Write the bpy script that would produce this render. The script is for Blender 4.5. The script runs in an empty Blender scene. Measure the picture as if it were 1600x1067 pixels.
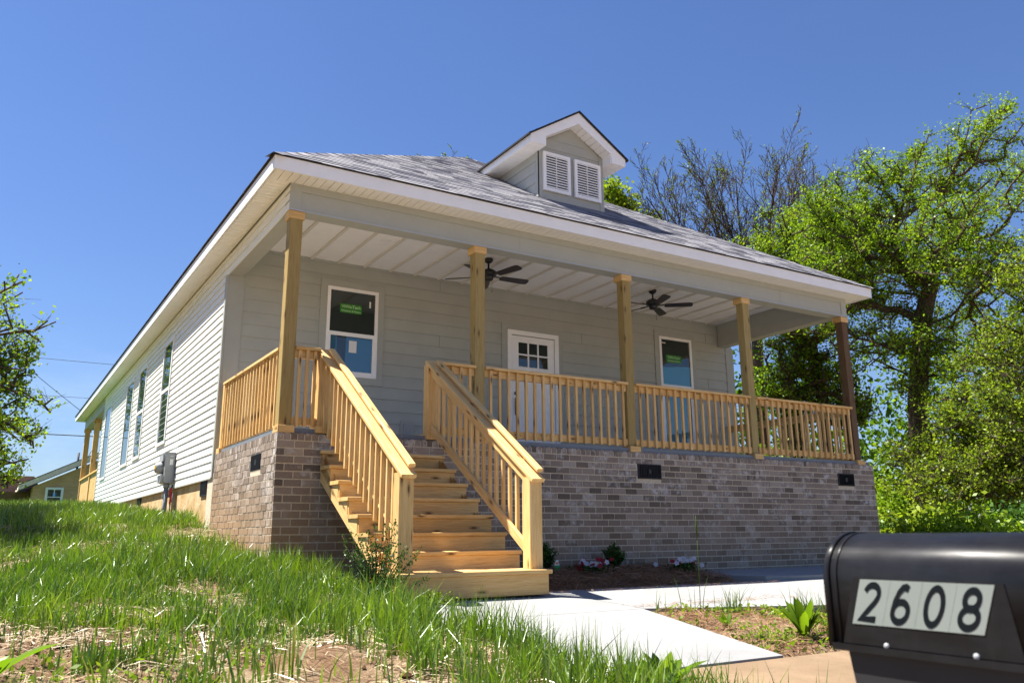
import bpy, math, random
import numpy as np
from mathutils import Matrix, Vector
R = math.radians
random.seed(7)
rng = np.random.default_rng(11)
SC = bpy.context.scene
COL = SC.collection

# ------------------------------------------------------------------ camera, sky, sun, exposure
cam_d = bpy.data.cameras.new('camera')
cam = bpy.data.objects.new('camera', cam_d)
COL.objects.link(cam)
cr_ = Vector((0.8519606, -0.52355447, -0.00733851))
cu_ = Vector((-0.12067815, -0.20997447, 0.97023065))
cf_ = Vector((0.50950949, 0.82571269, 0.24207156))
CAM = Vector((-2.48833747, -8.76812704, -1.0657003))
m = Matrix(((cr_.x, cu_.x, -cf_.x, CAM.x), (cr_.y, cu_.y, -cf_.y, CAM.y), (cr_.z, cu_.z, -cf_.z, CAM.z), (0, 0, 0, 1)))
cam.matrix_world = m
cam_d.sensor_width = 36
cam_d.lens = 1307.668 * 36 / 1600
cam_d.shift_x = -(803.12 - 800) / 1600
cam_d.shift_y = (509.195 - 533.5) / 1600
cam_d.clip_start = 0.05
cam_d.clip_end = 5000
cam_d.dof.use_dof = True
cam_d.dof.focus_distance = 9.0
cam_d.dof.aperture_fstop = 6.3
SC.camera = cam

SUN_DIR = Vector((-0.40, 0.335, 1.0)).normalized()      # towards the sun
elev = math.asin(SUN_DIR.z)
azim = math.atan2(SUN_DIR.x, SUN_DIR.y)                  # clockwise from +y
W = bpy.data.worlds.new('World')
SC.world = W
W.use_nodes = True
wn = W.node_tree
sky = wn.nodes.new('ShaderNodeTexSky')
sky.sky_type = 'NISHITA'
sky.sun_disc = False
sky.sun_elevation = elev
sky.sun_rotation = azim
sky.altitude = 200
sky.air_density = 1.25
sky.dust_density = 0.2
sky.ozone_density = 2.2
bg = wn.nodes['Background']
bg.inputs['Strength'].default_value = 0.050
tint = wn.nodes.new('ShaderNodeMixRGB'); tint.blend_type = 'MULTIPLY'; tint.inputs[0].default_value = 1.0
tint.inputs[2].default_value = (.455, .545, .77, 1)          # a deep, clear spring sky
wn.links.new(sky.outputs[0], tint.inputs[1])
tcw = wn.nodes.new('ShaderNodeTexCoord'); mpw = wn.nodes.new('ShaderNodeMapping'); mpw.inputs['Scale'].default_value = (2.2, 2.2, 7.0)
nzw = wn.nodes.new('ShaderNodeTexNoise'); nzw.inputs['Scale'].default_value = 2.0; nzw.inputs['Detail'].default_value = 7; nzw.inputs['Roughness'].default_value = .62
rpw = wn.nodes.new('ShaderNodeValToRGB'); rpw.color_ramp.elements[0].position = .52; rpw.color_ramp.elements[1].position = .80
rpw.color_ramp.elements[1].color = (.30, .30, .30, 1)
spw = wn.nodes.new('ShaderNodeSeparateXYZ'); low = wn.nodes.new('ShaderNodeMapRange'); low.inputs[1].default_value = .0; low.inputs[2].default_value = .22; low.inputs[3].default_value = 1.0; low.inputs[4].default_value = .02
mlw = wn.nodes.new('ShaderNodeMath'); mlw.operation = 'MULTIPLY'
cld = wn.nodes.new('ShaderNodeMixRGB'); cld.inputs[2].default_value = (7.5, 8.0, 9.0, 1)
wn.links.new(tcw.outputs['Generated'], mpw.inputs[0]); wn.links.new(mpw.outputs[0], nzw.inputs['Vector']); wn.links.new(nzw.outputs['Fac'], rpw.inputs[0])
wn.links.new(tcw.outputs['Generated'], spw.inputs[0]); wn.links.new(spw.outputs[2], low.inputs[0])
wn.links.new(rpw.outputs[0], mlw.inputs[0]); wn.links.new(low.outputs[0], mlw.inputs[1]); wn.links.new(mlw.outputs[0], cld.inputs[0])
wn.links.new(tint.outputs[0], cld.inputs[1]); wn.links.new(cld.outputs[0], bg.inputs['Color'])
sun_d = bpy.data.lights.new('sun', 'SUN')
sun_d.energy = 4.0
sun_d.angle = R(0.5)
sun_d.color = (1.0, 0.95, 0.87)
sun_o = bpy.data.objects.new('sun', sun_d)
COL.objects.link(sun_o)
sun_o.rotation_euler = SUN_DIR.to_track_quat('Z', 'Y').to_euler()
sun_o.location = (-20, 15, 40)
SC.view_settings.view_transform = 'Standard'
SC.view_settings.look = 'None'
SC.view_settings.exposure = 1.9
SC.view_settings.gamma = 1
SC.render.engine = 'CYCLES'
SC.cycles.use_denoising = True
SC.cycles.max_bounces = 8

# ------------------------------------------------------------------ helpers
LOC = {}                                                 # world location of every object that can be a parent

class MB:
    """collects faces, then build() links them as one mesh object"""
    def __init__(s):
        s.v = []; s.f = []; s.uv = []; s.m = []; s.r = []; s.sm = []
    def face(s, pts, mat=0, rnd=0.0, uv=None, smooth=False):
        n = len(s.v)
        s.v += [tuple(p) for p in pts]
        s.f.append(tuple(range(n, n + len(pts))))
        s.m.append(mat); s.r.append(rnd); s.sm.append(smooth)
        s.uv += uv if uv else [(p[0], p[2]) for p in pts]
    def mesh(s, verts, faces, mat=0, rnd=0.0, smooth=False, uvs=None):
        n = len(s.v)
        s.v += [tuple(p) for p in verts]
        for i, f in enumerate(faces):
            s.f.append(tuple(n + k for k in f)); s.m.append(mat); s.r.append(rnd); s.sm.append(smooth)
            s.uv += [uvs[k] for k in f] if uvs else [(verts[k][0], verts[k][2]) for k in f]
    def box(s, x0, x1, y0, y1, z0, z1, mat=0, rnd=None):
        rnd = random.random() if rnd is None else rnd
        P = lambda x, y, z: (x, y, z)
        q = [[P(x0,y0,z0),P(x1,y0,z0),P(x1,y0,z1),P(x0,y0,z1)], [P(x1,y1,z0),P(x0,y1,z0),P(x0,y1,z1),P(x1,y1,z1)],
             [P(x0,y1,z0),P(x0,y0,z0),P(x0,y0,z1),P(x0,y1,z1)], [P(x1,y0,z0),P(x1,y1,z0),P(x1,y1,z1),P(x1,y0,z1)],
             [P(x0,y0,z1),P(x1,y0,z1),P(x1,y1,z1),P(x0,y1,z1)], [P(x0,y1,z0),P(x1,y1,z0),P(x1,y0,z0),P(x0,y0,z0)]]
        for i, f in enumerate(q):
            uv = [(p[1], p[2]) if i in (2, 3) else ((p[0], p[1]) if i > 3 else (p[0], p[2])) for p in f]
            s.face(f, mat, rnd, uv)
    def board(s, a, b, w, t, up=(0, 0, 1), mat=0, bev=0.004, rnd=None):
        """a bevelled timber from a to b: w across, t along 'up'; uv runs along the grain"""
        a = Vector(a); b = Vector(b); d = (b - a); L = d.length; d.normalize()
        up = Vector(up); up = (up - d * up.dot(d)).normalized(); sd = d.cross(up)
        rnd = random.random() if rnd is None else rnd
        ou, ov = random.random() * 50, random.random() * 50
        e = min(bev, w * .2, t * .2)
        pr = [(-w/2+e,-t/2),(w/2-e,-t/2),(w/2,-t/2+e),(w/2,t/2-e),(w/2-e,t/2),(-w/2+e,t/2),(-w/2,t/2-e),(-w/2,-t/2+e)]
        per = [0]
        for i in range(8):
            p, q = pr[i], pr[(i+1) % 8]; per.append(per[-1] + math.hypot(q[0]-p[0], q[1]-p[1]))
        A = [a + sd * x + up * y for x, y in pr]; B = [b + sd * x + up * y for x, y in pr]
        for i in range(8):
            j = (i + 1) % 8
            s.face([A[i], A[j], B[j], B[i]][::-1], mat, rnd,
                   [(ou, ov+per[i]), (ou, ov+per[i+1]), (ou+L, ov+per[i+1]), (ou+L, ov+per[i])][::-1])
        s.face(A, mat, rnd, [(ou + y*.3, ov + x) for x, y in pr])
        s.face(B[::-1], mat, rnd, [(ou + L + y*.3, ov + x) for x, y in pr[::-1]])
    def tube(s, pts, rad, n=8, mat=0, rnd=0.0, caps=True, smooth=True):
        pts = [Vector(p) for p in pts]
        rad = rad if hasattr(rad, '__len__') else [rad] * len(pts)
        rings = []; up = None
        for i, p in enumerate(pts):
            d = (pts[min(i+1, len(pts)-1)] - pts[max(i-1, 0)]).normalized()
            if up is None: up = Vector((0,0,1)) if abs(d.z) < .9 else Vector((1,0,0))
            up = (up - d * up.dot(d)).normalized(); sd = d.cross(up)
            rings.append([p + (sd*math.cos(2*math.pi*k/n) + up*math.sin(2*math.pi*k/n)) * rad[i] for k in range(n)])
        V = [q for r_ in rings for q in r_]
        F = [(i*n+k, i*n+(k+1) % n, (i+1)*n+(k+1) % n, (i+1)*n+k) for i in range(len(pts)-1) for k in range(n)]
        s.mesh(V, F, mat, rnd, smooth)
        if caps:
            s.face(rings[0][::-1], mat, rnd); s.face(rings[-1], mat, rnd)
    def lathe(s, c, prof, n=24, mat=0, axis='z', smooth=True):
        c = Vector(c); V = []
        for r_, h in prof:
            for k in range(n):
                a = 2*math.pi*k/n; x, y = r_*math.cos(a), r_*math.sin(a)
                V.append(c + (Vector((x, y, h)) if axis == 'z' else Vector((h, x, y)) if axis == 'x' else Vector((x, h, y))))
        F = [(i*n+k, i*n+(k+1) % n, (i+1)*n+(k+1) % n, (i+1)*n+k) for i in range(len(prof)-1) for k in range(n)]
        s.mesh(V, F, mat, 0.0, smooth)
        if prof[0][0] > 1e-4: s.face([V[k] for k in range(n)][::-1], mat)
        if prof[-1][0] > 1e-4: s.face([V[-n+k] for k in range(n)], mat)
    def prism(s, poly, axis, a, b, mat=0, rnd=0.0):
        """poly: 2d points in the two other axes (in order x,y / x,z / y,z), swept from a to b"""
        def P(p, t):
            return {'x': (t, p[0], p[1]), 'y': (p[0], t, p[1]), 'z': (p[0], p[1], t)}[axis]
        A = [P(p, a) for p in poly]; B = [P(p, b) for p in poly]; n = len(poly)
        s.face(A, mat, rnd, [tuple(p) for p in poly]); s.face(B[::-1], mat, rnd, [tuple(p) for p in poly[::-1]])
        for i in range(n):
            j = (i+1) % n; d = math.dist(poly[i], poly[j])
            s.face([A[i], B[i], B[j], A[j]], mat, rnd, [(a, 0), (b, 0), (b, d), (a, d)])
    def build(s, name, mats, parent=None, fix=True, origin=None):
        V = np.array(s.v, float)
        if origin is None:
            lo, hi = V.min(0), V.max(0); origin = ((lo[0]+hi[0])/2, (lo[1]+hi[1])/2, lo[2])
        o = np.array(origin)
        me = bpy.data.meshes.new(name)
        me.from_pydata([tuple(p) for p in (V - o)], [], s.f)
        ul = me.uv_layers.new(name='UVMap')
        ul.data.foreach_set('uv', np.array(s.uv, 'f').ravel())
        at = me.attributes.new('rnd', 'FLOAT', 'FACE')
        at.data.foreach_set('value', np.array(s.r, 'f'))
        me.polygons.foreach_set('material_index', np.array(s.m, 'i'))
        me.polygons.foreach_set('use_smooth', np.array(s.sm, bool))
        for mt in (mats if isinstance(mats, (list, tuple)) else [mats]): me.materials.append(mt)
        if fix:
            import bmesh
            bm = bmesh.new(); bm.from_mesh(me)
            bmesh.ops.remove_doubles(bm, verts=bm.verts, dist=1e-5)
            bmesh.ops.recalc_face_normals(bm, faces=bm.faces)
            bm.to_mesh(me); bm.free()
        return link(name, me, o, parent)

def link(name, me, o, parent=None):
    ob = bpy.data.objects.new(name, me); COL.objects.link(ob)
    pl = LOC[parent.name] if parent is not None else (0, 0, 0)
    ob.location = (o[0]-pl[0], o[1]-pl[1], o[2]-pl[2])
    if parent is not None: ob.parent = parent
    LOC[ob.name] = tuple(float(c) for c in o)
    return ob

def copy_part(src, parent, o, rot=None):
    c = src.copy(); COL.objects.link(c)
    pl = LOC[parent.name]; c.parent = parent
    c.location = (o[0]-pl[0], o[1]-pl[1], o[2]-pl[2])
    if rot is not None: c.rotation_euler = rot
    LOC[c.name] = tuple(o)
    return c

def thing(name, label, cat, loc=(0, 0, 0), group=None):
    o = bpy.data.objects.new(name, None); COL.objects.link(o)
    o.location = loc; o.empty_display_size = .2; LOC[o.name] = tuple(loc)
    return tag(o, label, cat, group)

def tag(o, label=None, cat=None, group=None, kind=None):
    if label: o['label'] = label
    if cat: o['category'] = cat
    if group: o['group'] = group
    if kind: o['kind'] = kind
    return o

def np_mesh(name, V, quads, mats, rnd=None, smooth=False, mi=None, parent=None, origin=(0, 0, 0)):
    """big mesh from numpy: V (n,3), quads (m,4)"""
    me = bpy.data.meshes.new(name)
    V = np.asarray(V, 'f') - np.array(origin, 'f'); quads = np.asarray(quads, 'i'); k = quads.shape[1]
    me.vertices.add(len(V)); me.vertices.foreach_set('co', V.ravel())
    me.loops.add(quads.size); me.loops.foreach_set('vertex_index', quads.ravel())
    me.polygons.add(len(quads))
    me.polygons.foreach_set('loop_start', np.arange(0, quads.size, k, dtype='i'))
    me.polygons.foreach_set('loop_total', np.full(len(quads), k, 'i'))
    me.polygons.foreach_set('use_smooth', np.full(len(quads), smooth, bool))
    if mi is not None: me.polygons.foreach_set('material_index', np.asarray(mi, 'i'))
    me.update(calc_edges=True)
    if rnd is not None:
        at = me.attributes.new('rnd', 'FLOAT', 'FACE'); at.data.foreach_set('value', np.asarray(rnd, 'f'))
    for mt in (mats if isinstance(mats, (list, tuple)) else [mats]): me.materials.append(mt)
    return link(name, me, origin, parent)

# ------------------------------------------------------------------ materials
class NT:
    def __init__(s, name):
        s.mat = bpy.data.materials.new(name); s.mat.use_nodes = True
        s.t = s.mat.node_tree; s.b = s.t.nodes['Principled BSDF']; s.out = s.t.nodes['Material Output']
    def n(s, typ, **kw):
        nd = s.t.nodes.new('ShaderNode' + typ)
        for k, v in kw.items():
            if k.startswith('i_'): nd.inputs[k[2:].replace('_', ' ')].default_value = v
            else: setattr(nd, k, v)
        return nd
    def l(s, a, b): s.t.links.new(a, b)
    def ramp(s, fac, stops, interp='LINEAR'):
        r = s.n('ValToRGB'); r.color_ramp.interpolation = interp
        e = r.color_ramp.elements
        while len(e) < len(stops): e.new(.5)
        for el, (p, c) in zip(e, stops):
            el.position = p; el.color = (*c, 1) if len(c) == 3 else c
        s.l(fac, r.inputs[0]); return r.outputs[0]
    def coord(s, kind='Object', scale=(1, 1, 1)):
        c = s.n('TexCoord'); mp = s.n('Mapping'); mp.inputs['Scale'].default_value = scale
        s.l(c.outputs[kind], mp.inputs[0]); return mp.outputs[0]
    def pos(s, scale=(1, 1, 1)):
        g = s.n('NewGeometry'); mp = s.n('Mapping'); mp.inputs['Scale'].default_value = scale
        s.l(g.outputs['Position'], mp.inputs[0]); return mp.outputs[0]
    def noise(s, vec, scale=5, detail=4, rough=.55, dist=0):
        n = s.n('TexNoise'); s.l(vec, n.inputs['Vector'])
        n.inputs['Scale'].default_value = scale; n.inputs['Detail'].default_value = detail
        n.inputs['Roughness'].default_value = rough; n.inputs['Distortion'].default_value = dist
        return n.outputs['Fac']
    def mix(s, fac, a, b, mode='MIX'):
        x = s.n('MixRGB', blend_type=mode)
        for sock, v in ((x.inputs[0], fac), (x.inputs[1], a), (x.inputs[2], b)):
            if hasattr(v, 'links'): s.l(v, sock)
            else: sock.default_value = v if not isinstance(v, tuple) else ((*v, 1) if len(v) == 3 else v)
        return x.outputs[0]
    def math(s, op, a, b=0.0):
        x = s.n('Math', operation=op)
        for sock, v in ((x.inputs[0], a), (x.inputs[1], b)):
            if hasattr(v, 'links'): s.l(v, sock)
            else: sock.default_value = v
        return x.outputs[0]
    def attr(s, nm='rnd'):
        return s.n('Attribute', attribute_name=nm).outputs['Fac']
    def bump(s, h, strength=.3, dist=.01):
        b = s.n('Bump'); b.inputs['Strength'].default_value = strength; b.inputs['Distance'].default_value = dist
        s.l(h, b.inputs['Height']); s.l(b.outputs[0], s.b.inputs['Normal'])
    def set(s, color=None, rough=.6, spec=.3, metal=0):
        if color is not None:
            if hasattr(color, 'links'): s.l(color, s.b.inputs['Base Color'])
            else: s.b.inputs['Base Color'].default_value = (*color, 1)
        if hasattr(rough, 'links'): s.l(rough, s.b.inputs['Roughness'])
        else: s.b.inputs['Roughness'].default_value = rough
        s.b.inputs['Specular IOR Level'].default_value = spec; s.b.inputs['Metallic'].default_value = metal
        return s.mat

def mat_wood(name, dark, mid, pale, knot=(.10, .045, .02)):
    t = NT(name)
    uv = t.coord('UV')
    sp = t.n('SeparateXYZ'); t.l(uv, sp.inputs[0])
    rn = t.math('ADD', t.attr(), t.n('ObjectInfo').outputs['Random'])
    cb = t.n('CombineXYZ'); t.l(t.math('MULTIPLY', sp.outputs[0], 1.1), cb.inputs[0]); t.l(t.math('MULTIPLY', sp.outputs[1], 16), cb.inputs[1]); t.l(t.math('MULTIPLY', rn, 37), cb.inputs[2])
    g1 = t.noise(cb.outputs[0], 2.2, 5, .6, 1.4)
    cb2 = t.n('CombineXYZ'); t.l(t.math('MULTIPLY', sp.outputs[0], 3), cb2.inputs[0]); t.l(t.math('MULTIPLY', sp.outputs[1], 120), cb2.inputs[1]); t.l(rn, cb2.inputs[2])
    g2 = t.noise(cb2.outputs[0], 2.0, 3, .6)
    col = t.ramp(g1, [(.22, dark), (.5, mid), (.76, pale)])
    col = t.mix(.35, col, t.ramp(g2, [(.35, tuple(c*.62 for c in mid)), (.6, pale)]))
    # knots
    cb3 = t.n('CombineXYZ'); t.l(t.math('MULTIPLY', sp.outputs[0], 2.6), cb3.inputs[0]); t.l(t.math('MULTIPLY', sp.outputs[1], 9.0), cb3.inputs[1])
    vo = t.n('TexVoronoi', voronoi_dimensions='2D'); vo.inputs['Scale'].default_value = 1.0; t.l(cb3.outputs[0], vo.inputs['Vector'])
    sc_ = t.n('SeparateColor'); t.l(vo.outputs['Color'], sc_.inputs[0])
    gate = t.math('GREATER_THAN', sc_.outputs[0], .60)
    kd = t.math('ADD', vo.outputs['Distance'], t.math('MULTIPLY', g2, .05))
    k = t.ramp(kd, [(.08, (.9,.9,.9)), (.13, (.42,.42,.42)), (.24, (0,0,0))])
    col = t.mix(t.math('MULTIPLY', k, gate), col, knot)
    # board to board tint
    tint = t.ramp(t.math('FRACT', t.math('MULTIPLY', rn, 7.31)), [(0, (.78,.73,.64)), (.3, (.93,.88,.80)), (.6, (1,1,1)), (1, (1.0,.93,.80))])
    col = t.mix(1.0, col, tint, 'MULTIPLY')
    t.bump(g2, .25, .003)
    return t.set(col, .62, .25)

M = {}
M['pine'] = mat_wood('yellow_pine', (.50,.285,.092), (.70,.44,.165), (.82,.60,.30))
M['pine_post'] = mat_wood('treated_pine', (.235,.155,.048), (.36,.262,.092), (.47,.36,.15))
M['pine_dark'] = mat_wood('stained_pine', (.095,.055,.028), (.15,.09,.045), (.21,.135,.07))

def mat_paint(name, col, rough=.45, var=.06, spec=.35, bumpy=.0, sc=6):
    t = NT(name); p = t.coord('Object')
    n = t.noise(p, sc, 5, .6)
    c = t.ramp(n, [(.3, tuple(x*(1-var) for x in col)), (.7, tuple(min(x*(1+var), .95) for x in col))])
    if bumpy: t.bump(t.noise(p, 220, 3), bumpy, .002)
    return t.set(c, rough, spec)
M['white'] = mat_paint('white_trim', (.88,.88,.86), .4, .03)
M['white_soffit'] = mat_paint('white_soffit', (.88,.87,.83), .5, .03)
M['white_ceiling'] = mat_paint('white_ceiling_paint', (.90,.89,.87), .55, .03)
M['batten'] = mat_paint('cream_batten', (.70,.665,.59), .55, .03)
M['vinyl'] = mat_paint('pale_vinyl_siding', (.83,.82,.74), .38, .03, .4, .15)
M['grey_trim'] = mat_paint('grey_green_trim', (.38,.39,.35), .5, .04, .3, .2)
M['floor_paint'] = mat_paint('pale_grey_floor_paint', (.68,.69,.70), .5)
M['flashing'] = mat_paint('grey_metal_flashing', (.42,.45,.48), .35, .04, .5)
M['black_metal'] = mat_paint('black_metal', (.012,.012,.013), .35, .2, .5)
M['black_vent'] = mat_paint('black_plastic', (.018,.018,.02), .5, .2, .4)
M['vent_slat'] = mat_paint('vent_slats', (.055,.055,.06), .45, .2, .4)
M['fan_blade'] = mat_paint('dark_walnut_blade', (.028,.016,.012), .35, .25, .5)
M['grey_box'] = mat_paint('grey_enamel', (.27,.29,.30), .4, .05, .5)
M['plate_seam'] = mat_paint('plate_seam', (.18,.203,.185), .5)
M['plastic_grey'] = mat_paint('grey_plastic', (.33,.34,.34), .45, .04, .4)
M['yellow'] = mat_paint('yellow_label', (.75,.45,.03), .5)
M['red'] = mat_paint('red_tape', (.6,.04,.05), .5)
M['deck_grey'] = mat_paint('grey_rim_board', (.16,.18,.20), .6, .1)
M['tag_white'] = mat_paint('white_paper', (.75,.75,.73), .5)
M['tag_green'] = mat_paint('green_print', (.03,.30,.07), .5)
M['tag_orange'] = mat_paint('orange_print', (.6,.22,.08), .5)

def mat_siding():
    t = NT('grey_green_lap_siding'); p = t.pos()
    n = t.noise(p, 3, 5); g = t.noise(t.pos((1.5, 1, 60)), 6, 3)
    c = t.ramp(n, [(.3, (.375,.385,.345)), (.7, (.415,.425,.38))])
    t.bump(g, .12, .004)
    return t.set(c, .5, .3)
M['siding'] = mat_siding()

def mat_brick():
    t = NT('taupe_brick'); p = t.pos()
    r = t.attr()
    c = t.ramp(r, [(0, (.085,.062,.048)), (.2, (.16,.118,.092)), (.5, (.27,.207,.163)), (.8, (.36,.287,.228)), (1, (.47,.40,.33))])
    n = t.noise(p, 55, 5, .7)
    c = t.mix(.38, c, t.ramp(n, [(.3, (.09,.07,.055)), (.55, (.23,.185,.145)), (.75, (.44,.385,.32))]))
    # whitish bloom on some bricks
    b = t.math('MULTIPLY', t.ramp(t.math('ADD', t.noise(p, 2.3, 3, .6), t.math('MULTIPLY', t.math('FRACT', t.math('MULTIPLY', r, 53.7)), .16)), [(.58, (0,0,0)), (.66, (1,1,1))]), t.ramp(t.noise(p, 11, 4, .7), [(.46, (0,0,0)), (.66, (.8,.8,.8))]))
    c = t.mix(b, c, (.58,.55,.52))
    # red clay splashed up from the ground: the stain follows the grade
    sp = t.n('SeparateXYZ'); t.l(p, sp.inputs[0])
    sx = t.math('MULTIPLY', t.math('MAXIMUM', sp.outputs[1], 0.0), .16)
    h = t.math('SUBTRACT', sp.outputs[2], sx)
    hh = t.math('ADD', h, t.math('MULTIPLY', t.noise(p, 2.2, 4), .5))
    w = t.ramp(t.math('ADD', t.math('MULTIPLY', hh, -1), 0.0), [(.30, (0,0,0)), (.92, (.8,.8,.8))])
    xl = t.ramp(t.math('MULTIPLY', sp.outputs[0], .2), [(.05, (1,1,1)), (.55, (.42,.42,.42))])
    c = t.mix(t.math('MULTIPLY', w, xl), c, (.30,.195,.105))
    t.bump(t.noise(p, 90, 4, .7), .5, .006)
    return t.set(c, .85, .2)
M['brick'] = mat_brick()
def mat_mortar():
    t = NT('tan_mortar'); p = t.pos()
    c = t.ramp(t.noise(p, 30, 4), [(.3, (.49,.41,.30)), (.7, (.64,.55,.42))])
    t.bump(t.noise(p, 160, 3), .4, .004)
    return t.set(c, .9, .1)
M['mortar'] = mat_mortar()
def mat_found():
    t = NT('ochre_parged_block'); p = t.pos()
    n = t.noise(p, 3.5, 6, .65)
    c = t.ramp(n, [(.28, (.36,.22,.09)), (.45, (.50,.345,.17)), (.62, (.58,.44,.26)), (.8, (.50,.47,.42))])
    t.bump(t.noise(p, 14, 6, .65), .6, .02)
    return t.set(c, .9, .1)
M['found'] = mat_found()
def mat_shingle():
    t = NT('grey_asphalt_shingle'); p = t.pos()
    r = t.attr()
    c = t.ramp(r, [(0, (.060,.062,.085)), (.3, (.12,.118,.145)), (.5, (.22,.215,.235)), (1, (.34,.33,.34))])
    n = t.noise(p, 130, 3, .7)
    c = t.mix(.28, c, t.ramp(n, [(.32, (.04,.04,.05)), (.5, (.19,.185,.20)), (.7, (.42,.41,.41))]))
    t.bump(n, .6, .004)
    return t.set(c, .9, .15)
M['shingle'] = mat_shingle()
M['shingle_edge'] = mat_paint('dark_shingle_edge', (.035,.033,.036), .9, .3, .1)

def mat_glass(name, tint=(.012,.016,.016), ior=2.0):
    t = NT(name); p = t.pos()
    n = t.noise(p, 1.4, 2)
    t.bump(n, .02, .05)
    m_ = t.set(tint, .02, .5); t.b.inputs['IOR'].default_value = ior
    return m_
M['glass'] = mat_glass('dark_window_glass', (.024,.033,.029), 1.8)
M['reflection_film'] = mat_glass('blue_painted_reflection', (.035,.125,.215), 1.9)  # blue film colour stands in for sky and tree reflections
M['reflection_film_cyan'] = mat_glass('cyan_painted_reflection', (.04,.20,.28), 1.9)  # cyan put into the film in place of the sky's reflection
M['glass_side'] = mat_glass('side_window_glass', (.04,.07,.05), 2.5)
M['sticker'] = mat_paint('green_sticker', (.03,.20,.015), .4)
M['sticker_text'] = mat_paint('pale_sticker_lettering', (.45,.65,.38), .4)

def mat_concrete(name, lo, hi, sc=1.2):
    t = NT(name); p = t.pos()
    n = t.noise(p, sc, 6, .65)
    c = t.ramp(n, [(.3, lo), (.7, hi)])
    c = t.mix(.25, c, t.ramp(t.noise(p, 60, 4, .7), [(.3, tuple(x*.7 for x in lo)), (.7, hi)]))
    # faint broom marks and dusty patches
    d = t.ramp(t.noise(p, .7, 5, .7), [(.52, (0,0,0)), (.75, (.35,.35,.35))])
    c = t.mix(d, c, tuple(x*.72 for x in lo))
    t.bump(t.noise(t.pos((1, 14, 1)), 22, 4), .2, .004)
    return t.set(c, .85, .2)
M['concrete'] = mat_concrete('new_concrete', (.235,.235,.232), (.30,.298,.292))
M['old_concrete'] = mat_concrete('old_tan_concrete', (.16,.105,.062), (.27,.19,.115), 2.0)
M['asphalt'] = mat_concrete('pale_worn_street', (.24,.235,.225), (.32,.315,.30), 3)

def mat_soil():
    t = NT('soil_with_straw'); p = t.pos()
    n = t.noise(p, 1.6, 6, .65); n2 = t.noise(p, 48, 8, .78)
    c = t.ramp(n2, [(.3, (.06,.032,.018)), (.5, (.165,.095,.052)), (.68, (.27,.17,.10))])
    c = t.mix(t.ramp(n, [(.42, (0,0,0)), (.62, (.75,.75,.75))]), c, t.ramp(n2, [(.35, (.22,.155,.09)), (.65, (.42,.33,.21))]))
    sp = t.n('SeparateXYZ'); t.l(p, sp.inputs[0])
    # turf further off
    far = t.ramp(t.math('ADD', t.math('MULTIPLY', sp.outputs[1], .04), t.math('MULTIPLY', n, .3)), [(.55, (0,0,0)), (.75, (1,1,1))])
    c = t.mix(far, c, t.ramp(n2, [(.3, (.03,.075,.012)), (.7, (.07,.14,.025))]))
    t.bump(t.noise(p, 40, 6, .7), .8, .03)
    return t.set(c, .95, .1)
M['soil'] = mat_soil()
def mat_mulch():
    t = NT('pine_straw_bed'); p = t.pos((1, 3, 1))
    n = t.noise(p, 28, 5, .7)
    c = t.ramp(n, [(.3, (.075,.036,.02)), (.5, (.20,.105,.055)), (.72, (.36,.20,.105))])
    t.bump(n, .9, .03)
    return t.set(c, .95, .1)
M['mulch'] = mat_mulch()

def mat_leaf(name, stops, trans=.46, gloss=.03, tcol=(1.25, 1.35, .5)):
    """thin foliage: reflects and lets light through; colour differs from leaf to leaf"""
    t = NT(name); r = t.attr()
    c = t.ramp(r, stops)
    d = t.n('BsdfDiffuse'); t.l(c, d.inputs[0])
    tr = t.n('BsdfTranslucent'); t.l(t.mix(1.0, c, tcol, 'MULTIPLY'), tr.inputs[0])
    mx = t.n('MixShader'); mx.inputs[0].default_value = trans
    t.l(d.outputs[0], mx.inputs[1]); t.l(tr.outputs[0], mx.inputs[2])
    gl = t.n('BsdfGlossy'); gl.inputs['Roughness'].default_value = .38; gl.inputs[0].default_value = (.8,.85,.8,1)
    m2 = t.n('MixShader'); m2.inputs[0].default_value = gloss * .5
    t.l(mx.outputs[0], m2.inputs[1]); t.l(gl.outputs[0], m2.inputs[2])
    t.l(m2.outputs[0], t.out.inputs['Surface'])
    return t.mat
M['leaf'] = mat_leaf('spring_leaf', [(0, (.045,.10,.008)), (.5, (.135,.225,.014)), (1, (.26,.35,.022))])
M['leaf_yellow'] = mat_leaf('yellow_green_leaf', [(0, (.06,.11,.012)), (.5, (.16,.235,.018)), (1, (.29,.35,.03))])
M['leaf_dark'] = mat_leaf('dark_leaf', [(0, (.015,.04,.010)), (.5, (.035,.085,.015)), (1, (.07,.14,.02))], .25)
M['leaf_bud'] = mat_leaf('bud_leaf', [(0, (.08,.12,.02)), (1, (.20,.25,.04))])
M['grass'] = mat_leaf('grass_blade', [(0, (.042,.095,.006)), (.45, (.118,.205,.011)), (.85, (.21,.295,.022)), (1, (.25,.24,.08))], .42, .13)
M['straw'] = mat_leaf('dry_straw', [(0, (.22,.15,.085)), (.5, (.42,.32,.20)), (1, (.62,.52,.36))], .1, .1, (1, 1, 1))
M['needle'] = mat_leaf('pine_needle', [(0, (.12,.055,.028)), (.5, (.26,.135,.07)), (1, (.42,.26,.15))], .1, .1, (1, 1, 1))
M['clod'] = mat_leaf('soil_clod', [(0, (.05,.028,.016)), (.5, (.13,.075,.042)), (1, (.26,.17,.10))], .0, .0, (1, 1, 1))
M['petal'] = mat_leaf('petals', [(0, (.22,.008,.015)), (.45, (.30,.01,.02)), (.5, (.42,.40,.44)), (1, (.52,.50,.53))], .2, .05, (1, 1, 1))
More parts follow.
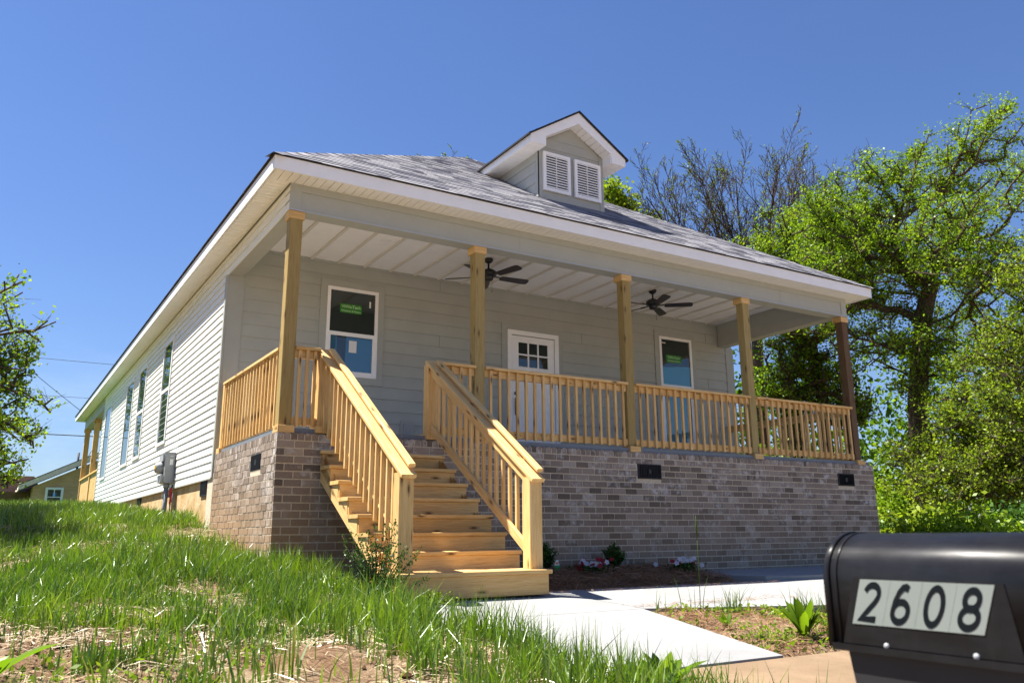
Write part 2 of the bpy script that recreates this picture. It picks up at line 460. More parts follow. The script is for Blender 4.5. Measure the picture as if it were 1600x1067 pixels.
def mat_bark():
    t = NT('dark_bark'); p = t.pos((1, 1, .25))
    n = t.noise(p, 24, 5, .7)
    c = t.ramp(n, [(.3, (.034,.025,.017)), (.55, (.09,.066,.046)), (.75, (.165,.13,.095))])
    t.bump(n, .8, .03)
    return t.set(c, .9, .1)
M['bark'] = mat_bark()
def mat_mailbox():
    t = NT('black_enamel_steel'); p = t.pos((1, .35, 1))
    n = t.noise(p, 30, 4, .6)
    c = t.ramp(n, [(.3, (.008,.008,.009)), (.7, (.014,.014,.016))])
    d = t.ramp(t.noise(t.pos((1, 6, .6)), 9, 5, .7), [(.55, (0,0,0)), (.8, (.2,.2,.2))])
    c = t.mix(d, c, (.035,.032,.03))
    r = t.ramp(n, [(.3, (.33,.33,.33)), (.7, (.40,.40,.40))])
    t.bump(t.noise(t.pos(), 9, 3), .05, .02)
    tg = t.n('Tangent', direction_type='RADIAL', axis='Y'); t.l(tg.outputs[0], t.b.inputs['Tangent']); t.b.inputs['Anisotropic'].default_value = .85; t.b.inputs['Anisotropic Rotation'].default_value = .25
    return t.set(c, r, .22)
M['mailbox'] = mat_mailbox()
M['plate'] = mat_paint('pale_grey_number_plate', (.20,.225,.205), .45, .05)
M['digit'] = mat_paint('black_digits', (.006,.008,.010), .7, .06, .08)
def mat_tanbrick():
    t = NT('tan_far_brick'); b = t.n('TexBrick'); t.l(t.coord('UV'), b.inputs['Vector'])
    b.inputs['Scale'].default_value = 1; b.inputs['Brick Width'].default_value = .21; b.inputs['Row Height'].default_value = .075; b.inputs['Mortar Size'].default_value = .008
    b.inputs['Color1'].default_value = (.58,.33,.15,1); b.inputs['Color2'].default_value = (.68,.42,.21,1); b.inputs['Mortar'].default_value = (.5,.40,.27,1)
    return t.set(b.outputs['Color'], .85, .1)
M['tanbrick'] = mat_tanbrick()
M['brown_roof'] = mat_paint('brown_roof', (.22,.165,.13), .9, .25, .1, 0, 20)
M['wire'] = mat_paint('wire', (.03,.03,.035), .6)

# ------------------------------------------------------------------ the ground
def smst(a, b, t):
    t = np.clip((t-a)/(b-a), 0, 1); return t*t*(3-2*t)
LY = [-900,-14,-9,-7,-5.5,-2,0,2.6,5.5,9.2,14,20,40,900]; LZ = [-2.4,-2.2,-2.15,-1.95,-1.68,-1.5,-1.33,-.95,-.75,-.6,-.38,-.24,-.2,-.2]
RY = [-900,-14,-9,-7,-5.5,-3.2,-2.1,0,10,900]; RZ = [-2.4,-2.2,-2.15,-1.97,-1.87,-1.70,-1.64,-1.60,-1.65,-1.9]
def G(x, y):
    x = np.asarray(x, float); y = np.asarray(y, float)
    l = np.interp(y, LY, LZ); r = np.interp(y, RY, RZ)
    k = smst(-1.8, 0, y)
    b = (1-k) * smst(-.5, .55, x) + k * smst(-.2, 1.8, x)
    return l*(1-b) + r*b
def vnoise(x, y, s, seed=0):
    """cheap smooth value noise"""
    x = np.asarray(x)*s; y = np.asarray(y)*s
    xi = np.floor(x).astype(int); yi = np.floor(y).astype(int); xf = x-xi; yf = y-yi
    h = lambda a, b: ((np.sin(a*127.1 + b*311.7 + seed*74.7)*43758.5453) % 1.0)
    u = xf*xf*(3-2*xf); v = yf*yf*(3-2*yf)
    return (h(xi,yi)*(1-u)+h(xi+1,yi)*u)*(1-v) + (h(xi,yi+1)*(1-u)+h(xi+1,yi+1)*u)*v
WALK = [(.32,-1.9),(2.10,-1.9),(2.3,-1.66),(5.35,-1.62),(5.9,-1.76),(13,-1.8),(13,-3.75),(4.2,-3.55),(2.25,-3.10),(.32,-3.10)]
STREET = [(.32,-3.108),(2.24,-3.108),(1.80,-4.95),(.32,-4.95)]
PAD = [(5.0,.0),(13,.0),(13,-1.79),(5.9,-1.755),(5.36,-1.61)]
def inpoly(x, y, P, grow=0):
    c = np.zeros(np.shape(x), bool); n = len(P)
    for i in range(n):
        x1, y1 = P[i]; x2, y2 = P[(i+1) % n]
        c ^= ((y1 > y) != (y2 > y)) & (x < (x2-x1)*(y-y1)/((y2-y1) + 1e-12) + x1)
    return c
def slab_z(x, y): return np.interp(y, [-7,-5,-3.1,-1.9,0], [-1.93,-1.80,-1.665,-1.60,-1.60])
def ground_z(x, y):
    x = np.asarray(x, float); y = np.asarray(y, float)
    z = G(x, y)
    lawn = 1 - smst(25, 40, np.abs(y)) * 1.0
    bump = (vnoise(x, y, 1.1, 3)-.5)*.10 + (vnoise(x, y, 4.5, 5)-.5)*.05 + (vnoise(x, y, 13, 8)-.5)*.025
    bump *= lawn * smst(-.5, .6, 14 - np.abs(x))
    z = z + bump
    ins = inpoly(x, y, WALK) | inpoly(x, y, STREET) | inpoly(x, y, PAD)
    near = np.zeros_like(z)
    for dx in (-.1, 0, .1):
        for dy in (-.1, 0, .1):
            near = np.maximum(near, (inpoly(x+dx, y+dy, WALK) | inpoly(x+dx, y+dy, STREET) | inpoly(x+dx, y+dy, PAD)).astype(float))
    z = np.where(near > 0, np.minimum(z, slab_z(x, y) - .03), z)
    z = np.where(ins, slab_z(x, y) - .09, z)
    z = np.where((y < -4.9) & (y > -6.4) & (x > .7) & (x < 14), np.minimum(z, slab_z(x, y) - .10), z)   # under the old pavement
    return z
def grid_axis(a, b, step, far):
    core = np.arange(a, b + 1e-6, step); out = [step]
    while out[-1] < far: out.append(out[-1]*1.35 + .02)
    o = np.array(out[1:]); return np.concatenate([(a - o)[::-1], core, b + o])
gx = grid_axis(-9, 7, .085, 1500); gy = grid_axis(-8, 5, .085, 1500)
GX, GY = np.meshgrid(gx, gy); GZ = ground_z(GX, GY)
nx, ny = len(gx), len(gy)
idx = np.arange(nx*ny).reshape(ny, nx)
q = np.stack([idx[:-1,:-1], idx[:-1,1:], idx[1:,1:], idx[1:,:-1]], -1).reshape(-1, 4)
tag(np_mesh('ground', np.stack([GX, GY, GZ], -1).reshape(-1, 3), q, M['soil'], smooth=True), kind='structure')

def slab(name, P, mat, thick=.10, zoff=0.0, seg=6):
    b = MB(); n = len(P)
    top = [(x, y, float(slab_z(x, y))+zoff) for x, y in P]
    b.face(top); bot = [(x, y, z-thick) for x, y, z in top]
    for i in range(n):
        j = (i+1) % n; b.face([top[i], bot[i], bot[j], top[j]])
    o = b.build(name, mat); o['kind'] = 'structure'; return o
# the front path is cast in bays with tooled joints between them
def clipx(P, x0, x1):
    def cl(Q, f, v):
        out = []
        for i in range(len(Q)):
            a, c = Q[i], Q[(i+1) % len(Q)]; fa, fc = f*(a[0]-v), f*(c[0]-v)
            if fa >= 0: out.append(a)
            if fa*fc < 0: t = fa/(fa-fc); out.append((a[0]+(c[0]-a[0])*t, a[1]+(c[1]-a[1])*t))
        return out
    return cl(cl(P, 1, x0), -1, x1)
jt = [.32, 2.26, 3.75, 5.25, 6.8, 8.4, 10, 13]
for a, c in zip(jt[:-1], jt[1:]):
    slab('walkway', clipx(WALK, a+.004, c-.004), M['concrete'])
slab('walkway', STREET, M['concrete'])
slab('walkway', [(x, y) for x, y in PAD], M['concrete'], .16, .045)
for a, c in ((.80, 3.2), (3.21, 7), (7.01, 14)):
    slab('pavement', [(a,-4.96),(c,-4.96),(c,-6.3),(a,-6.3)], M['old_concrete'], .1, -.012)
b = MB()
b.face([(-60,-9.6,-2.13),(60,-9.6,-2.13),(60,-16,-2.13),(-60,-16,-2.13)])
tag(b.build('road', M['asphalt']), kind='structure')
b = MB(); b.box(-60, 60, -9.6, -9.45, -2.3, -2.0)
tag(b.build('kerb', M['old_concrete']), kind='structure')

# mulch bed between the path and the brick
mx = np.arange(1.7, 5.36, .06); my = np.arange(-1.66, .03, .06)
MX, MY = np.meshgrid(mx, my)
edge = smst(0, .25, MX-1.7) * smst(0, .22, 5.33 - MX + (MY*.2)) * smst(0, .16, MY+1.66)
MZ = -1.66 + edge*(.10 + .07*smst(-1.6, -.6, MY)) + (vnoise(MX, MY, 6, 2)-.5)*.05 + (vnoise(MX, MY, 19, 4)-.5)*.03
ix = np.arange(MX.size).reshape(MX.shape)
q = np.stack([ix[:-1,:-1], ix[:-1,1:], ix[1:,1:], ix[1:,:-1]], -1).reshape(-1, 4)
tag(np_mesh('mulch_bed', np.stack([MX, MY, MZ], -1).reshape(-1, 3), q, M['mulch'], smooth=True), kind='structure')
def mulch_z(x, y):
    e = smst(0, .25, x-1.7) * smst(0, .22, 5.33-x+(y*.2)) * smst(0, .16, y+1.66)
    return -1.66 + e*(.10 + .07*smst(-1.6, -.6, y))

# ------------------------------------------------------------------ the house
S = 2.3705; PX = [n*S + .089 for n in range(5)]; XR = 9.66; D = 2.888
HX = 4.815                                               # middle of the roof
house = thing('house', 'single storey grey house with front porch, hip roof, louvred dormer and brick base', 'house', (4.8, 1.4, -1.6))
# --- porch foundation of real bricks
def brick_wall(b, along, fixed, face, x0, x1, zt, zb, L=.197, H=.0805, holes=(), seed=0):
    """bricks on the plane 'fixed' (face = outward sign), x0..x1 along, zt top; a row of narrow headers on top"""
    rr = random.Random(seed)
    j = .0125
    def one(a, c, z0, z1, r):
        pr = fixed + face*rr.uniform(-.001, .003); bk = fixed - face*.03
        lo, hi = min(pr, bk), max(pr, bk)
        if along == 'x': b.box(a, c, lo, hi, z0, z1, 0, r)
        else: b.box(lo, hi, a, c, z0, z1, 0, r)
    def row(z0, z1, L, off):
        p = x0 - off
        while p < x1 - .01:
            a, c = max(p, x0), min(p+L-j, x1); p += L
            if c - a < .02: continue
            segs = [(a, c)]
            for hx0, hx1, hz0, hz1 in holes:
                if z1 > hz0+.004 and z0 < hz1-.004:
                    ns = []
                    for s0, s1 in segs:
                        if s1 <= hx0 or s0 >= hx1: ns.append((s0, s1)); continue
                        if hx0 - s0 > .015: ns.append((s0, hx0))
                        if s1 - hx1 > .015: ns.append((hx1, s1))
                    segs = ns
            for s0, s1 in segs: one(s0, s1, z0, z1, min(max(rr.gauss(.5, .26), 0), 1))
    row(zt-.074, zt, .0755, 0)
    z = zt - .074 - j; k = 0
    while z > zb:
        row(z-H+j, z, L, (k % 2)*L/2 + .0); z -= H; k += 1
ZB = -1.78
vents = [(4.845, 5.250), (8.93, 9.315)]
fb = MB()
brick_wall(fb, 'x', 0.0, -1, 0.0, 9.84, -.0, ZB, holes=[(a-.005, c+.005, -.352, -.152) for a, c in vents], seed=1)
brick_wall(fb, 'y', 0.0, -1, 0.045, D-.03, -.0, ZB, holes=[(.565, 1.0, -.352, -.165)], seed=2)
brick_wall(fb, 'y', 9.84, 1, 0.045, D+6, -.0, ZB, seed=3)
m0 = MB()
m0.box(.0035, 9.8365, .0035, D+.3, ZB, -.012)
fo = fb.build('porch_foundation', M['brick'], house, fix=False)
m0.build('mortar', M['mortar'], fo)
def vent_front(xa, xb):
    b = MB(); z0, z1 = -.350, -.154
    b.box(xa, xb, .001, .03, z0, z1, 0)
    for x in (xa+.006, xb-.006): b.box(x-.006, x+.006, -.014, .0, z0, z1, 0)
    for z in (z0+.007, z1-.007): b.box(xa, xb, -.013, .0005, z-.007, z+.007, 0)
    n = 13
    for i in range(n):
        x = xa + .03 + (xb-xa-.06)*i/(n-1)
        b.face([(x-.007, -.012, z0+.01), (x+.005, .000, z0+.01), (x+.005, .000, z1-.01), (x-.007, -.012, z1-.01)], 1)
    b.box((xa+xb)/2-.022, (xa+xb)/2+.022, -.0145, -.002, (z0+z1)/2-.03, (z0+z1)/2+.03, 0)
    return b
for a, c in vents: vent_front(a, c).build('foundation_vent', [M['black_vent'], M['vent_slat']], house, fix=False)
b = MB()
b.box(.001, .03, .57, .995, -.347, -.17)
for i in range(10):
    y = .60 + i*.04; b.box(-.008, .0005, y, y+.012, -.34, -.176)
b.box(-.010, .0, .74, .80, -.29, -.23)
b.build('foundation_vent', M['black_vent'], house)
# parged block foundation along the left side
b = MB(); b.box(.03, .2, D, 17.4, -1.7, -.295)
fnd = b.build('block_foundation', M['found'], house)
for y0 in (3.25, 9.1, 14.4):
    b = MB(); b.box(.010, .05, y0, y0+.42, -.52 if y0 < 4 else -.47, -.315)
    for i in range(9): b.box(.002, .012, y0+.02+i*.045, y0+.035+i*.045, -.50 if y0 < 4 else -.46, -.325)
    b.build('foundation_vent', M['black_vent'], house)
# porch floor
b = MB(); b.box(.06, 9.78, .06, D, -.011, .012)
b.build('porch_floor', M['floor_paint'], house)
b = MB(); b.box(.02, 9.8, .035, .06, -.02, .055)
b.box(.035, .06, .062, D, -.02, .05)
b.build('rim_flashing', M['deck_grey'], house)

# --- walls
def laps(b, axis, fixed, sgn, a, c, z0, z1, pitch, proud, lip=.004, uoff=0):
    """horizontal lap siding: every course leans out at its lower edge"""
    z = z0
    while z < z1 - 1e-4:
        zt = min(z + pitch, z1); o1 = fixed + sgn*proud; o0 = fixed + sgn*proud*(1-(zt-z)/pitch)
        if axis == 'x':
            P = lambda u, o, zz: (u, o, zz)
        else:
            P = lambda u, o, zz: (o, u, zz)
        b.face([P(a, o1, z), P(c, o1, z), P(c, o0, zt), P(a, o0, zt)])
        b.face([P(a, fixed, z), P(c, fixed, z), P(c, o1, z), P(a, o1, z)])
        b.face([P(a, fixed, z), P(a, o1, z), P(a, o0, zt), P(a, fixed, zt)])
        b.face([P(c, fixed, z), P(c, o1, z), P(c, o0, zt), P(c, fixed, zt)])
        z = zt
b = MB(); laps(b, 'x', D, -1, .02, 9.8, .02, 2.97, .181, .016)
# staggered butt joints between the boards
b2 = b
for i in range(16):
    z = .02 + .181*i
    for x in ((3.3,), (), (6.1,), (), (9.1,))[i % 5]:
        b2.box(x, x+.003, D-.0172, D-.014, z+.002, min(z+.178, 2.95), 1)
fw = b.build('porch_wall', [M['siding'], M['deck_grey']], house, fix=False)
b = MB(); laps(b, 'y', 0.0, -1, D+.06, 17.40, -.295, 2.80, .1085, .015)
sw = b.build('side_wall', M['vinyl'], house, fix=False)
b = MB(); b.box(.004, 9.80, D+.004, 17.4, -.29, 2.96); b.box(.3, 9.79, D+.01, 17.38, -1.7, -.2905)      # the framed body behind the cladding
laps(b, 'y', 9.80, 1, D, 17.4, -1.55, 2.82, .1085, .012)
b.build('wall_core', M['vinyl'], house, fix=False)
b = MB()
b.box(-.02, .012, D-.016, D+.07, -.30, 2.5); b.box(.0125, .22, D-.022, D-.001, 0.02, 2.5)
b.build('corner_board', M['grey_trim'], house)
b = MB(); b.box(-.02, .012, 17.36, 17.44, -.30, 2.5); b.build('corner_board', M['grey_trim'], house)
b = MB(); b.box(9.62, 9.82, D-.022, D-.001, 0.02, 2.5); b.build('corner_board', M['grey_trim'], house)
b = MB(); b.box(-.015, -.004, D+.06, 17.4, -.315, -.296); b.build('starter_strip', M['grey_trim'], house)

def window_front(x0, x1, z0, z1, zm, low_glass, parent=house):
    y = D
    b = MB()                                              # grey casing
    c = .105
    b.box(x0-c, x0, y-.03, y-.002, z0-c, z1+c); b.box(x1, x1+c, y-.03, y-.002, z0-c, z1+c)
    b.box(x0, x1, y-.03, y-.002, z1, z1+c); b.box(x0, x1, y-.03, y-.002, z0-c, z0)
    w = b.build('window', M['grey_trim'], parent)
    f = MB(); e = .048                                    # white frame and meeting rail
    f.box(x0, x0+e, y-.045, y-.004, z0, z1); f.box(x1-e, x1, y-.045, y-.004, z0, z1)
    f.box(x0+e, x1-e, y-.045, y-.004, z1-e, z1); f.box(x0+e, x1-e, y-.045, y-.004, z0, z0+e)
    f.box(x0+e, x1-e, y-.042, y-.004, zm-.028, zm+.028)
    f.box(x0+e, x0+e+.025, y-.036, y-.004, z0+e, zm-.028); f.box(x1-e-.025, x1-e, y-.036, y-.004, z0+e, zm-.028)
    f.box(x0+e+.025, x1-e-.025, y-.036, y-.004, z0+e, z0+e+.03)
    f.build('frame', M['white'], w)
    g = MB(); g.box(x0+e, x1-e, y-.022, y-.006, zm+.028, z1-e)
    g.build('pane', M['glass'], w)
    g = MB(); g.box(x0+e+.025, x1-e-.025, y-.020, y-.006, z0+e+.03, zm-.028)
    g.build('pane', low_glass, w)
    return w

def text_mesh(body, size, extr=0.0, bold=0.0, shear=0.0):
    cu = bpy.data.curves.new('lettering', 'FONT'); cu.body = body; cu.size = size; cu.extrude = extr; cu.offset = bold
    cu.shear = shear; cu.align_x = 'CENTER'; cu.align_y = 'CENTER'
    tmp = bpy.data.objects.new('lettering', cu); COL.objects.link(tmp)
    bpy.context.view_layer.update()
    me = bpy.data.meshes.new_from_object(tmp.evaluated_get(bpy.context.evaluated_depsgraph_get()))
    V = [tuple(v.co) for v in me.vertices]; F = [tuple(p.vertices) for p in me.polygons]
    bpy.data.objects.remove(tmp); bpy.data.meshes.remove(me); bpy.data.curves.remove(cu)
    return V, F
def sticker(w, x0, x1, z0, z1, y):
    b = MB(); rr = .02; cxm, czm = (x0+x1)/2, (z0+z1)/2
    pts = []
    for sx, sz, a0 in ((1,1,0), (-1,1,90), (-1,-1,180), (1,-1,270)):
        for k in range(4):
            a = R(a0 + k*30); pts.append((cxm + sx*((x1-x0)/2-rr) + rr*math.cos(a), czm + sz*((z1-z0)/2-rr) + rr*math.sin(a)))
    b.prism(pts, 'y', y-.002, y, 0)
    for body, sz, dz in (('ViWinTech', .066, .026), ('Windows & Doors', .040, -.038)):
        V, F = text_mesh(body.upper() if False else body, sz, 0, .0012)
        s_ = min(1, (x1-x0)*.88 / (max(v[0] for v in V)-min(v[0] for v in V)))
        b.mesh([(cxm + v[0]*s_, y-.0035, czm + dz + v[1]) for v in V], F, 1)
    return b.build('sticker', [M['sticker'], M['sticker_text']], w, fix=False)
w = window_front(1.435, 2.24, 1.215, 2.56, 1.848, M['glass'])
sticker(w, 1.635, 1.985, 2.178, 2.32, D-.0225)
b = MB(); b.box(2.10, 2.125, D-.0245, D-.0225, 2.30, 2.40); b.build('label_tab', M['tag_white'], w)
b = MB(); b.box(1.80, 1.92, D-.0240, D-.0222, 1.58, 1.76); b.build('label_tab', M['tag_white'], w)
b = MB(); b.prism([(1.74, 1.296), (2.164, 1.296), (2.164, 1.818), (1.755, 1.818)], 'y', D-.0218, D-.0204); b.build('reflection_film', M['reflection_film'], w)  # blue sheets carry the painted reflection on the lower sash
b = MB(); b.prism([(1.511, 1.296), (1.60, 1.296), (1.615, 1.818), (1.511, 1.818)], 'y', D-.0218, D-.0204); b.build('reflection_film', M['reflection_film'], w)
w = window_front(7.885, 8.69, .485, 2.548, 1.608, M['glass'])
sticker(w, 8.045, 8.43, 2.06, 2.21, D-.0225)
b = MB(); b.prism([(7.936, 1.638), (8.639, 1.638), (8.639, 2.02), (8.25, 1.99), (7.936, 1.955)], 'y', D-.0236, D-.0224); b.build('reflection_film', M['reflection_film_cyan'], w)  # cyan sheets carry the painted sky reflection on both sashes
b = MB(); b.prism([(7.962, .566), (8.60, .566), (8.60, 1.578), (7.962, 1.578)], 'y', D-.0218, D-.0204); b.build('reflection_film', M['reflection_film_cyan'], w)
b = MB(); b.box(7.96, 8.05, D-.0245, D-.0225, 2.42, 2.44); b.build('label_tab', M['tag_white'], w)

# --- front door
b = MB()
b.box(4.45, 4.55, D-.03, D-.002, .03, 2.38); b.box(5.58, 5.68, D-.03, D-.002, .03, 2.38); b.box(4.55, 5.58, D-.03, D-.002, 2.275, 2.38)
door = b.build('door', M['grey_trim'], house)
b = MB()
b.box(4.552, 4.63, D-.05, D-.004, .03, 2.272); b.box(5.50, 5.578, D-.05, D-.004, .03, 2.272); b.box(4.63, 5.50, D-.05, D-.004, 2.195, 2.272)
b.box(4.56, 5.57, D-.08, D-.004, .013, .05)
b.build('door_frame', M['white'], door)
b = MB()
xa, xb, za, zb = 4.645, 5.488, .06, 2.183
lx0, lx1, lz0, lz1 = 4.715, 5.275, 1.66, 2.075
lx0, lx1 = 4.77, 5.36
def slabframe(b, y0, y1):
    b.box(xa, lx0, y0, y1, za, zb); b.box(lx1, xb, y0, y1, za, zb)
    b.box(lx0, lx1, y0, y1, lz1, zb); b.box(lx0, lx1, y0, y1, za, lz0)
slabframe(b, D-.030, D-.006)
for px0, px1 in ((4.76, 5.03), (5.10, 5.37)):             # two raised panels below the lites
    b.box(px0, px1, D-.036, D-.0302, .30, 1.45); b.box(px0+.05, px1-.05, D-.040, D-.0362, .35, 1.40)
for i in (1, 2):
    x = lx0 + (lx1-lx0)*i/3; b.box(x-.013, x+.013, D-.032, D-.010, lz0, lz1)
zc = (lz0+lz1)/2; b.box(lx0, lx1, D-.0315, D-.0102, zc-.013, zc+.013)
leaf = b.build('door_leaf', M['white'], door)
b = MB(); b.box(lx0-.004, lx1+.004, D-.018, D-.008, lz0-.004, lz1+.004); b.build('pane', M['glass'], door)
b = MB()
b.box(4.69, 4.735, D-.05, D-.03, .84, 1.12); b.tube([(4.712, D-.05, 1.08), (4.712, D-.10, 1.05), (4.712, D-.10, .92), (4.712, D-.05, .88)], .011, 8)
b.lathe((4.712, D-.03, 1.20), [(.032, 0), (.032, -.02), (.02, -.028)], 16, axis='y')
b.build('door_handle', M['black_metal'], door)
# outlet by the stairs
b = MB(); b.box(2.66, 2.88, D-.028, D-.002, .36, .62, 1); b.box(2.71, 2.83, D-.052, D-.028, .41, .57, 0); b.box(2.735, 2.805, D-.058, D-.052, .435, .545, 0)
b.build('outlet_cover', [M['plastic_grey'], M['grey_trim']], house)

# --- beam over the posts, porch ceiling
b = MB()
yb = .05
b.box(.0, XR-.03, yb, yb+.20, 2.5, 2.955)                   # main beam
b.box(-.006, .125, yb-.012, yb-.001, 2.512, 2.818); b.box(XR-.155, XR-.024, yb-.012, yb-.001, 2.512, 2.818)
b.box(.1255, XR-.1555, yb-.010, yb-.001, 2.735, 2.818)      # frieze
b.box(.1255, XR-.1555, yb-.007, yb-.001, 2.512, 2.545)
for x in (3.05, 5.35, 8.0): b.box(x, x+.004, yb-.0025, yb-.0005, 2.546, 2.734)
bm_ = b.build('porch_beam', M['grey_trim'], house)
b = MB(); b.box(-.012, XR-.018, yb-.022, yb-.0125, 2.497, 2.511)
b.build('drip_flashing', M['flashing'], bm_)
b = MB(); b.box(.003, .2, yb+.2005, D-.024, 2.5, 2.955); b.build('side_beam', M['grey_trim'], house)
b = MB()
b.box(XR-.225, XR-.03, yb+.2005, D-.024, 2.5, 2.955)
b.box(XR-.237, XR-.2255, yb+.2005, D-.026, 2.5, 2.66); b.box(XR-.233, XR-.2255, yb+.2005, D-.026, 2.663, 2.93)
b.build('side_beam', M['grey_trim'], house)
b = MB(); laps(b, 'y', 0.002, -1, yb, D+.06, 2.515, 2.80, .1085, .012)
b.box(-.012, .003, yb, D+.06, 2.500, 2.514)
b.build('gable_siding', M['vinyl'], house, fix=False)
b = MB(); b.box(.2, XR-.225, yb+.2005, D-.014, 2.955, 2.975)
k = 0
x = .33
while x < XR-.25:
    b.box(x-.02, x+.02, yb+.21, D-.016, 2.931, 2.9545, 1); x += .4195
ceil = b.build('porch_ceiling', [M['white_ceiling'], M['batten']], house)
for x in (1.826, 5.01):
    b = MB(); b.lathe((x, 1.615, 2.955), [(.095, 0), (.095, -.006), (.075, -.010), (.070, -.004), (.0, -.004)], 28)
    b.build('downlight', M['white'], ceil)

# --- soffit and fascia
E0 = -.268; EX1 = 9.90; EYF = -.262; EYB = 23.5; ZS = 2.82
b = MB()
x = E0 + .012
def sof(b, x0, x1, y0, y1): b.box(x0, x1, y0, y1, ZS, ZS+.029)
p = .0965
while x < EX1 - .02:                                       # panels across the front overhang
    sof(b, x, min(x+p-.007, EX1-.01), EYF+.01, yb-.001); x += p
y = yb
while y < EYB - .02:
    sof(b, E0+.012, -.014, y, min(y+p-.007, EYB)); sof(b, XR-.02 if y < D else 9.81, EX1-.01, y, min(y+p-.007, EYB)); y += p
b.box(E0+.012, EX1-.01, EYF+.012, yb+.02, ZS+.030, ZS+.036)
b.box(E0+.012, .0, yb+.021, EYB, ZS+.030, ZS+.036); b.box(9.6, EX1-.01, yb+.021, EYB, ZS+.030, ZS+.036)
b.box(.0, 9.6, 17.45, EYB, ZS, ZS+.012)
b.build('soffit', M['white_soffit'], house)
b = MB()
b.box(E0, EX1, EYF-.02, EYF, ZS-.012, ZS+.145); b.box(E0-.02, E0, EYF-.02, EYB+.02, ZS-.012, ZS+.145); b.box(EX1, EX1+.02, EYF-.02, EYB+.02, ZS-.012, ZS+.145)
b.box(E0, EX1, EYB, EYB+.02, ZS-.012, ZS+.145)
for x in (3.02, 6.05, 8.9): b.box(x, x+.003, EYF-.0215, EYF-.02, ZS-.012, ZS+.145)
b.build('fascia', M['white'], house)

# --- hip roof of shingle tabs
SL = .638
def roof_plane(b, P0, P1, run, z0, hip=1.0, expo=.142, seed=0):
    """eave P0->P1 (plan points); rises SL inwards (left of P0->P1); both ends hip back at 45 degrees"""
    rr = random.Random(seed)
    P0 = np.array(P0, float); P1 = np.array(P1, float); L = np.linalg.norm(P1-P0); d = (P1-P0)/L; n = np.array([-d[1], d[0]])
    st = expo/math.sqrt(1+SL*SL); k = 0; t = 0.0
    up = .007
    while t < run - 1e-4:
        t1 = min(t + st, run)
        u = t*hip - rr.uniform(0, .2)
        while u < L - t*hip:
            wd = rr.uniform(.15, .36); u2 = u + wd
            a0, a1 = max(u, t*hip), min(u2, L - t*hip); c0, c1 = max(u, t1*hip), min(u2, L - t1*hip)
            u = u2
            if a1 - a0 < .004: continue
            if c1 < c0: c0 = c1 = max(min((c0+c1)/2, L-t1*hip), t1*hip)
            lift = up + rr.choice((0, .001, .005))
            r_ = rr.uniform(0, .28) if rr.random() < .34 else rr.uniform(.5, 1)
            def Q(uu, tt, dz): p = P0 + d*uu + n*tt; return (p[0], p[1], z0 + SL*tt + dz)
            b.face([Q(a0, t, lift), Q(a1, t, lift), Q(c1, t1, .001), Q(c0, t1, .001)], 0, r_)
            b.face([Q(a0, t, -.004), Q(a1, t, -.004), Q(a1, t, lift), Q(a0, t, lift)], 1 if k == 0 else 0, r_*.25)
        t = t1; k += 1
RX0, RX1, RY0, RY1, ZR = -.315, 9.945, -.305, 23.545, 2.972
run = (RX1-RX0)/2
b = MB()
roof_plane(b, (RX0, RY0), (RX1, RY0), run, ZR, seed=1)
roof_plane(b, (RX1, RY0), (RX1, RY1), run, ZR, seed=2, expo=.284)
roof_plane(b, (RX1, RY1), (RX0, RY1), run, ZR, seed=3, expo=.284)
roof_plane(b, (RX0, RY1), (RX0, RY0), run, ZR, seed=4, expo=.284)
roof = b.build('roof', [M['shingle'], M['shingle_edge']], house, fix=False)
b = MB()                                                   # decking under the shingles
ap0 = ((RX0+RX1)/2, RY0+run, ZR+SL*run-.012); ap1 = ((RX0+RX1)/2, RY1-run, ZR+SL*run-.012)
c = [(RX0+.005, RY0+.005, ZR-.006), (RX1-.005, RY0+.005, ZR-.006), (RX1-.005, RY1-.005, ZR-.006), (RX0+.005, RY1-.005, ZR-.006)]
b.face([c[0], c[1], ap0]); b.face([c[1], c[2], ap1, ap0]); b.face([c[2], c[3], ap1]); b.face([c[3], c[0], ap0, ap1]); b.face(c[::-1])
b.build('roof_deck', M['shingle_edge'], roof, fix=False)
b = MB()                                                   # hip and ridge caps
def caps(A, B, n):
    A = Vector(A); B = Vector(B)
    for i in range(n):
        p = A.lerp(B, i/n); q_ = A.lerp(B, (i+1.35)/n) if i < n-1 else B
        d = (B-A).normalized(); sd = d.cross(Vector((0,0,1))).normalized(); r_ = random.random()
        for s in (-1, 1):
            dn = Vector((0,0,-1))*.105*SL*.72
            b.face([p+Vector((0,0,.022)), p+sd*s*.105+dn+Vector((0,0,.020)), q_+sd*s*.105+dn+Vector((0,0,.008)), q_+Vector((0,0,.010))], 0, r_)
caps(c[0], ap0, 30); caps(c[1], ap0, 30); caps(ap0, ap1, 40)
b.build('ridge_cap', M['shingle'], roof, fix=False)

